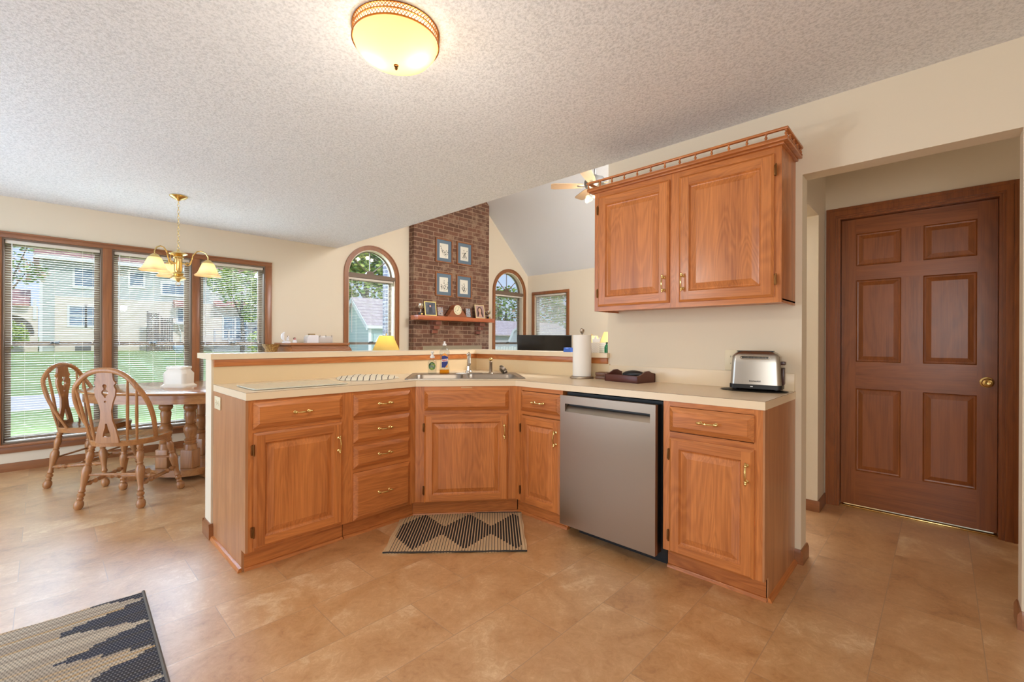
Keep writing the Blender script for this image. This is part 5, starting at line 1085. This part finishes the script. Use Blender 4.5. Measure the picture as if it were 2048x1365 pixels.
# ---------------------------------------------------------------- outdoors
def gz(y): return -.35 + (y - 6.1) * .0315
def outm(name, c, rough=.85, **k): return plain(name, c, rough, **k)
grass, t_, p_ = new_mat('lawn_grass'); p_.inputs['Roughness'].default_value = .95
c_ = N(t_, 'TexCoord'); n1_ = N(t_, 'TexNoise', i_Scale=.35, i_Detail=4.0); n2_ = N(t_, 'TexNoise', i_Scale=14.0, i_Detail=6.0); L(t_, c_.outputs['Object'], n1_.inputs['Vector']); L(t_, c_.outputs['Object'], n2_.inputs['Vector'])
L(t_, ramp(t_, math_(t_, 'ADD', math_(t_, 'MULTIPLY', n1_.outputs[0], .5), math_(t_, 'MULTIPLY', n2_.outputs[0], .5)), [(.35, srgb(124, 148, 76)), (.5, srgb(160, 178, 104)), (.68, srgb(190, 200, 140))]), p_.inputs['Base Color'])
b = B(); b.f([b.v((-40, YW + .15, gz(YW))), b.v((60, YW + .15, gz(YW))), b.v((60, 62, gz(62))), b.v((-40, 62, gz(62)))]); b.f([b.v((XE + .15, -20, gz(YW))), b.v((60, -20, gz(YW))), b.v((60, YW + .15, gz(YW))), b.v((XE + .15, YW + .15, gz(YW)))]); struct('lawn', b, grass)
b = B(); b.prism([(-30, 12.0), (5, 12.3), (16, 13.4), (16, 15.2), (5, 14.6), (-30, 14.3)], [], 0, .02, lambda u, v, a: (u, v, gz(v) + a)); struct('path', b, outm('concrete_path', srgb(222, 212, 206), noise=.15))
# neighbour's two storey house
hs = thing('house', 'pale two storey neighbouring house with a red tile roof across the lawn', 'house', (0, 34, 0))
siding, t_, p_ = new_mat('pale_siding'); c_ = N(t_, 'TexCoord'); s_ = N(t_, 'SeparateXYZ'); L(t_, c_.outputs['Object'], s_.inputs[0]); fr_ = math_(t_, 'FRACT', math_(t_, 'MULTIPLY', s_.outputs['Z'], 5.5)); L(t_, mixc(t_, math_(t_, 'LESS_THAN', fr_, .14), srgb(200, 204, 200), srgb(170, 174, 174)), p_.inputs['Base Color']); p_.inputs['Roughness'].default_value = .8
stucco = outm('cream_stucco', srgb(236, 220, 204)); hwhite = outm('white_trim_paint', srgb(240, 238, 236)); hglass = plain('house_window_glass', srgb(120, 138, 160), .15)
rtile, t_, p_ = new_mat('red_roof_tiles'); c_ = N(t_, 'TexCoord'); n_ = N(t_, 'TexNoise', i_Scale=2.2, i_Detail=6.0); L(t_, c_.outputs['Object'], n_.inputs['Vector']); L(t_, ramp(t_, n_.outputs[0], [(.35, srgb(150, 88, 84)), (.55, srgb(196, 132, 118)), (.7, srgb(212, 168, 152))]), p_.inputs['Base Color'])
b = B(); b.box(-.1, .10, -.2, 16, 9, 5.42); b.build('upper_wall', siding, hs)
b = B(); b.box(.45, -.02, 0, 16, .10, 3.46); b.build('lower_wall', stucco, hs)
b = B(); b.prism([(-.35, 5.40), (-.35, 5.52), (4.5, 7.6), (9.35, 5.52), (9.35, 5.40)], [], -.35, 16.4, lambda u, v, a: (a, u, v)); b.build('roof', rtile, hs)
b = B(); b.box(-.35, -.5, 5.36, 16.4, -.34, 5.56); b.box(-.12, -.06, 0, .0, .06, 5.4); b.box(-.35, -.12, 2.2, -.22, .0, 3.2); b.build('gutter_and_corner_boards', hwhite, hs)
for x0, z0, x1, z1 in ((1.2, 4.08, 2.0, 5.05), (3.5, 4.3, 4.1, 5.1), (5.0, 3.95, 6.3, 4.6), (1.0, 1.95, 1.6, 2.95), (1.68, 1.95, 2.35, 2.95), (7.55, 4.3, 8.2, 5.0), (5.75, 2.3, 6.0, 3.1), (11.5, 2.0, 12.5, 3.0)):
    yy = .10 if z0 > 3.4 else -.02
    b = B(); b.prism([(x0 - .09, z0 - .12), (x1 + .09, z0 - .12), (x1 + .09, z1 + .09), (x0 - .09, z1 + .09)], [[(x0, z0), (x1, z0), (x1, z1), (x0, z1)]], yy - .07, yy - .001, XZ); f_ = b.build('window', hwhite, hs)
    b = B(); b.box(x0, yy - .03, z0, x1, yy - .012, z1); b.build('pane', hglass, f_)
    if z1 - z0 > .7: b = B(); b.box(x0, yy - .05, (z0 + z1) / 2 - .02, x1, yy - .03, (z0 + z1) / 2 + .03); b.build('meeting_rail', hwhite, f_)
b = B(); b.box(1.22, -.05, .55, 1.85, -.021, .82); b.build('basement_window', outm('grey_vent', srgb(120, 118, 118)), hs)
b = B(); b.prism([(8.1, 1.18), (9.6, 1.18), (9.6, 2.75), (8.1, 2.75)], [[(8.2, 1.25), (8.8, 1.25), (8.8, 2.66), (8.2, 2.66)], [(8.9, 1.25), (9.5, 1.25), (9.5, 2.66), (8.9, 2.66)]], -.09, -.021, XZ); f_ = b.build('patio_door', hwhite, hs); b = B(); b.box(8.2, -.05, 1.25, 9.5, -.03, 2.66); b.build('pane', hglass, f_)
for x0, x1, z in ((5.5, 6.7, 3.16), (7.6, 9.9, 3.30)):
    b = B(); b.prism([(-.8, z), (-.8, z + .06), (-.022, z + .45), (-.022, z)], [], x0, x1, lambda u, v, a: (a, u, v)); b.build('porch_roof', rtile, hs)
b = B(); b.box(5.55, -.5, 2.1, 6.6, -.021, 2.2); b.tube([(5.7, -.45, 2.1), (5.9, -.1, 1.5), (5.9, -.05, 1.0)], .04, 6); b.build('planter_bracket', hwhite, hs)
wg = thing('garage', 'low wing of the neighbouring house with an arched opening and red roof, far left', 'garage', (-4.25, 34, 0))
b = B(); ap = [(2.2, 1.2), (3.95, 1.2)] + arcpts(3.0, 1.2, .95, 0, PI, 12)[1:]
b.prism([(0, 0), (4.08, 0), (4.08, 2.88), (0, 2.88)], [[(2.05, 1.35), (3.95, 1.35)] + arcpts(3.0, 1.5, .95, 0.05, PI - .05, 12)], -.02, .2, XZ); b.box(0, 2.5, 0, 4.08, 2.7, 2.88); b.build('arched_wall', stucco, wg)
b = B(); b.prism([(-.4, 2.86), (-.4, 2.98), (3.2, 3.95), (3.2, 2.86)], [], -.3, 3.78, lambda u, v, a: (a, u, v)); b.build('roof', rtile, wg)
wood_g = outm('weathered_boards', srgb(150, 136, 130), noise=.4)
gt = thing('gate', 'two weathered upright board gate panels against the neighbouring house', 'gate', (4.2, 33.0, gz(33)))
for x0, h, rz in ((0, 2.25, .2), (.62, 1.95, -.25)):
    b = B(); M_ = Matrix.Translation((x0, 0, 0)) @ Matrix.Rotation(rz, 4, 'Z')
    for k in range(5): b.box(k * .11, 0, .03, k * .11 + .085, .03, h - .02 * (k % 2), M=M_)
    for z in (.3, h - .3): b.box(0, .03, z, .54, .06, z + .1, M=M_)
    b.box(-.05, -.03, 0, .0, .06, h + .08, M=M_); b.build('board_panel', wood_g, gt)
dk2 = thing('deck', 'raised deck with white railing and lattice skirt below the patio door', 'deck', (7.1, 31.6, gz(31.6)))
g0 = gz(31.6); b = B(); b.box(0, 0, .36, 4.6, 2.2, .46); b.build('deck_floor', wood_g, dk2)
b = B(); b.box(0, -.04, 1.28, 4.6, .04, 1.36); b.box(0, -.03, .56, 4.6, .03, .62)
for k in range(7): b.box(k * .75, -.05, .36, k * .75 + .09, .05, 1.36)
b.box(0, -.02, .8, 4.6, .02, .84); b.box(0, -.02, 1.02, 4.6, .02, 1.06); b.build('railing', outm('greyed_railing', srgb(200, 190, 196)), dk2)
b = B()
for k in range(52):
    x = k * .09
    for s in (-1, 1): b.tube([(x, -.03 + s * .006, 0.0), (x + s * .36, -.03 + s * .006, .36)], .012, 4)
b.build('lattice_skirt', outm('white_lattice', srgb(226, 222, 226)), dk2)
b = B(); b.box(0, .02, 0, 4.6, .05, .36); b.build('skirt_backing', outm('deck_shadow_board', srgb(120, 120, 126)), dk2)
gr = thing('barbecue_grill', 'covered dark barbecue grill on the neighbouring deck', 'grill', (9.75, 31.95, gz(31.6) + .46))
b = B(); b.box(-.3, -.2, 0, .3, .2, .75, bev=.04); b.lathe([(0, 1.15), (.2, 1.1), (.42, .95), (.45, .75), (0, .75)], (0, 0, 0), (0, 0, 1), 20, unit=False); b.build('cover', outm('dark_cover', srgb(84, 90, 110)), gr)
bkt = B(); bkt.lathe([(0, 0), (.2, 0), (.26, .5), (.24, .5), (.2, .05), (0, .05)], seg=18, unit=False); o = bkt.build('bucket', outm('red_plastic', srgb(222, 70, 80)), None, loc=(6.15, 31.2, gz(31.2))); tag(o, 'red bucket on the lawn by the neighbouring house', 'bucket')
bkt = B(); bkt.ball((0, 0, .28), .3, 14); bkt.box(-.15, -.15, 0, .15, .15, .1); o = bkt.build('garden_pot', outm('grey_pot', srgb(186, 196, 210)), None, loc=(5.35, 31.2, gz(31.2))); tag(o, 'round grey garden pot beside the red bucket', 'pot')

leafA = outm('leaf_green_light', srgb(206, 216, 112), .7); leafB = outm('leaf_green', srgb(160, 188, 86), .7); leafC = outm('leaf_green_deep', srgb(110, 146, 74), .7); leafR = outm('leaf_russet', srgb(204, 150, 120), .7); bark = outm('bark', srgb(104, 92, 84), noise=.4)
LEAVES = [leafA, leafB, leafC, leafR]
def foliage(b, blobs, n, size, mis=(0, 1, 2), seed=1):
    rnd = random.Random(seed)
    for i in range(n):
        cx, cy, cz, rx, ry, rz = blobs[rnd.randrange(len(blobs))]
        while True:
            p = Vector((rnd.uniform(-1, 1), rnd.uniform(-1, 1), rnd.uniform(-1, 1)))
            if .45 < p.length < 1: break
        q = Vector((cx + p.x * rx, cy + p.y * ry, cz + p.z * rz)); M_ = Matrix.Rotation(rnd.uniform(0, 6.28), 3, 'Z') @ Matrix.Rotation(rnd.uniform(-1.2, 1.2), 3, 'X'); s = size * rnd.uniform(.6, 1.3); mi = rnd.choice(mis)
        vs = [b.bm.verts.new(q + M_ @ Vector((u * s, v * s, 0))) for u, v in ((-.5, 0), (-.2, -.32), (.25, -.3), (.6, 0), (.2, .32), (-.25, .28))]
        fc = b.bm.faces.new(vs); fc.material_index = mi
def tree(label, loc, blobs, n, size, trunk_r, mis=(0, 1, 2), seed=1, name='tree', cat='tree', group=None, z0=None):
    t = thing(name, label, cat, (loc[0], loc[1], gz(loc[1]) if z0 is None else z0), group=group)
    b = B(); foliage(b, blobs, n, size, mis, seed); b.build('foliage', LEAVES, t, fix=False)
    b = B(); zt = sum(k[2] for k in blobs) / len(blobs); b.tube([(0, 0, -.1), (trunk_r * .3, 0, zt * .4), (0, trunk_r, zt * .75), (0, 0, zt)], [trunk_r, trunk_r * .8, trunk_r * .6, trunk_r * .4], 8)
    for k in blobs: b.tube([(0, 0, zt * .6), (k[0] * .5, k[1] * .5, (zt * .6 + k[2]) / 2), (k[0], k[1], k[2])], [trunk_r * .4, trunk_r * .3, trunk_r * .15], 6)
    b.build('trunk', bark, t); return t
tree('leafy tree in front of the patio door, seen through the right dining window', (6.0, 22), [(0, 0, 3.3, 1.1, 1.1, 1.0), (.7, 0, 2.7, .7, .8, .8), (-.6, 0, 3.5, .7, .7, .6), (.9, 0, 3.7, .8, .8, .8), (.3, 0, 2.2, .35, .4, .4)], 3600, .13, .10, seed=3)
tree('tree with russet and green leaves at the top of the left dining window', (-.9, 21), [(0, 0, 4.3, .9, .9, .9), (.55, 0, 3.2, .5, .5, .4), (-.9, 0, 3.4, .9, .8, .7), (.75, .0, 4.6, .45, .5, .45), (-.2, 0, 2.75, .5, .5, .3)], 2000, .11, .08, mis=(1, 2, 2, 3), seed=7)
tree('round yellow green shrub beside the deck', (8.0, 26), [(0, 0, .75, .75, .6, .7), (.4, 0, .4, .5, .5, .4)], 1600, .10, .03, mis=(0, 0, 1), seed=9, name='shrub', cat='shrub')
tree('light green shrub inside the arched opening of the garage', (-1.25, 33.0), [(0, 0, .95, .75, .4, .75), (.4, 0, .8, .4, .4, .5)], 1400, .12, .03, mis=(0, 1), seed=10, name='shrub', cat='shrub')
tree('broad tree behind the garden shed, filling the left arched window', (14.6, 27), [(0, 0, 4.6, 3.2, 2.4, 2.6), (2.6, 1, 6.2, 2.6, 2.2, 2.2), (-2.2, 0, 6.2, 2.4, 2, 2), (0, 0, 8.0, 3, 2.4, 2), (-2.4, 0, 3.0, 1.8, 1.6, 1.6)], 15000, .24, .25, seed=11)
tree('olive green tree behind the low roofs, in the right arched window', (27.5, 27.0), [(0, 0, 3.6, 2.3, 2.4, 2.1), (-2.0, 1, 3.0, 1.8, 2, 1.7), (2.2, -2.2, 3.2, 2.2, 2.2, 1.8)], 5000, .24, .2, mis=(1, 1, 2, 3), seed=13)
tree('grey green tree outside the square window behind the television', (30.5, 21.5), [(0, 0, 4.6, 3.4, 3, 3.0), (3.6, -3.6, 4.2, 3.2, 3, 2.8), (1.5, -1.5, 6.8, 2.6, 2.6, 1.8)], 6500, .28, .25, mis=(1, 2), seed=15)
tree('tall tree at the far left of the lawn, shading the neighbouring house', (-3.4, 29), [(0, 0, 6.6, 2.6, 2.2, 2.2), (1.6, 0, 5.6, 1.5, 1.3, 1.0), (-1, 0, 8.2, 2.2, 2, 1.5), (1.4, 0, 8.0, 1.8, 1.6, 1.4)], 2600, .26, .2, seed=21)
# garden shed with barn doors
sh = thing('garden_shed', 'pale green garden shed with a pinkish shingle roof and arched barn doors', 'shed', (7.62, 14.0, gz(14.0)))
sg_ = outm('shed_green', srgb(196, 212, 206)); g0 = -gz(14.0); ze = g0 + 1.78; za = g0 + 2.68; shing, t_, p_ = new_mat('pink_shingles'); c_ = N(t_, 'TexCoord'); s_ = N(t_, 'SeparateXYZ'); L(t_, c_.outputs['Object'], s_.inputs[0]); n_ = N(t_, 'TexNoise', i_Scale=6.0, i_Detail=5.0); L(t_, c_.outputs['Object'], n_.inputs['Vector'])
L(t_, mixc(t_, math_(t_, 'LESS_THAN', math_(t_, 'FRACT', math_(t_, 'MULTIPLY', s_.outputs['Z'], 9.0)), .15), ramp(t_, n_.outputs[0], [(.3, srgb(196, 170, 170)), (.7, srgb(226, 206, 204))]), srgb(170, 146, 148)), p_.inputs['Base Color'])
b = B(); b.prism([(0, 0), (0, ze), (.95, za - .05), (1.9, ze), (1.9, 0)], [], 0, 3.6, lambda u, v, a: (a, u, v)); b.build('shed_walls', sg_, sh)
b = B(); b.prism([(-.16, ze - .14), (-.16, ze - .08), (.95, za + .03), (2.06, ze - .08), (2.06, ze - .14), (.95, za - .04)], [], -.14, 3.74, lambda u, v, a: (a, u, v)); b.build('shed_roof', shing, sh)
b = B(); b.prism([(-.17, ze - .26), (-.17, ze - .1), (.95, za + .0), (2.07, ze - .1), (2.07, ze - .26), (.95, za - .17)], [], -.17, -.141, lambda u, v, a: (a, u, v)); b.box(-.02, -.03, 0, .08, .0, ze - .12); b.box(-.14, -.19, ze - .2, 3.74, -.165, ze - .10); b.build('white_trim', hwhite, sh)
for k in range(3):
    x0 = .16 + k * .62; b = B(); dx = .56; dh = g0 + 1.42
    b.box(x0, -.045, .1, x0 + dx, -.005, dh); o = b.build('barn_door', outm('door_sage', srgb(178, 200, 196)), sh) if k == 0 else b.build('barn_door', bpy.data.materials['door_sage'], sh)
    b = B(); b.prism([(x0 + .02, .1)] + [(x0 + .10, .1)] + [(x0 + dx / 2 - (dx / 2 - .10) * math.cos(a), dh - .55 + .42 * math.sin(a)) for a in [PI * q / 10 for q in range(11)]] + [(x0 + dx - .10, .1), (x0 + dx - .02, .1)] + [(x0 + dx / 2 + (dx / 2 - .02) * math.cos(a), dh - .55 + .50 * math.sin(a)) for a in [PI * q / 10 for q in range(11)]], [], -.06, -.045, XZ); b.build('arched_trim', hwhite, o)
# brick chimney outside
cm = thing('chimney', 'grey brown brick chimney outside the left arched window', 'chimney', (0, 0, 0))
b = B(); b.box(3.98, YW + .145, gz(YW) - .05, 5.55, YW + .86, 6.2); b.build('brick_stack', brick_x, cm); b = B(); b.box(3.92, YW + .13 + .02, 6.2, 5.61, YW + .92, 6.32); b.build('chimney_cap', outm('concrete_cap', srgb(190, 186, 180)), cm)
# low buildings to the right
ng = thing('outbuilding', 'long low outbuilding with a faded pink roof seen through the right arched window', 'outbuilding', (17.5, 19.5, gz(19.5)))
b = B(); b.box(0, 0, 0, 9, 3.0, 1.5); b.build('walls', outm('grey_wall_boards', srgb(196, 190, 192)), ng); b = B(); b.prism([(-.3, 1.42), (-.3, 1.50), (1.5, 2.45), (3.3, 1.50), (3.3, 1.42)], [], -.3, 9.3, lambda u, v, a: (a, u, v)); b.build('roof', shing, ng)
gs = thing('gambrel_shed', 'small white barn shaped shed seen above the television', 'shed', (17.2, 15.6, gz(15.6)), math.radians(-50))
b = B(); gp = [(-.75, 0), (-.75, 1.25), (-.5, 1.75), (0, 2.0), (.5, 1.75), (.75, 1.25), (.75, 0)]; b.prism(gp, [], -.0, 1.8, lambda u, v, a: (u, a, v)); b.build('walls', outm('pale_grey_boards', srgb(206, 206, 208)), gs)
b = B(); b.prism([(-.85, 1.15), (-.57, 1.82), (0, 2.1), (.57, 1.82), (.85, 1.15), (.75, 1.15), (.5, 1.74), (0, 1.99), (-.5, 1.74), (-.75, 1.15)], [], -.12, 1.9, lambda u, v, a: (u, a, v)); b.build('roof', hwhite, gs)
pf = thing('fence', 'pale board fence below the right arched window', 'fence', (9.6, 12.0, gz(12)))
b = B()
for k in range(38): b.box(k * .145, 0, 0, k * .145 + .125, .02, 1.12 + .01 * (k % 3))
b.build('boards', outm('pale_boards', srgb(226, 222, 218), noise=.2), pf); b = B()
for z in (.25, .9): b.box(0, .02, z, 5.5, .06, z + .09)
b.build('rails', wood_g, pf)
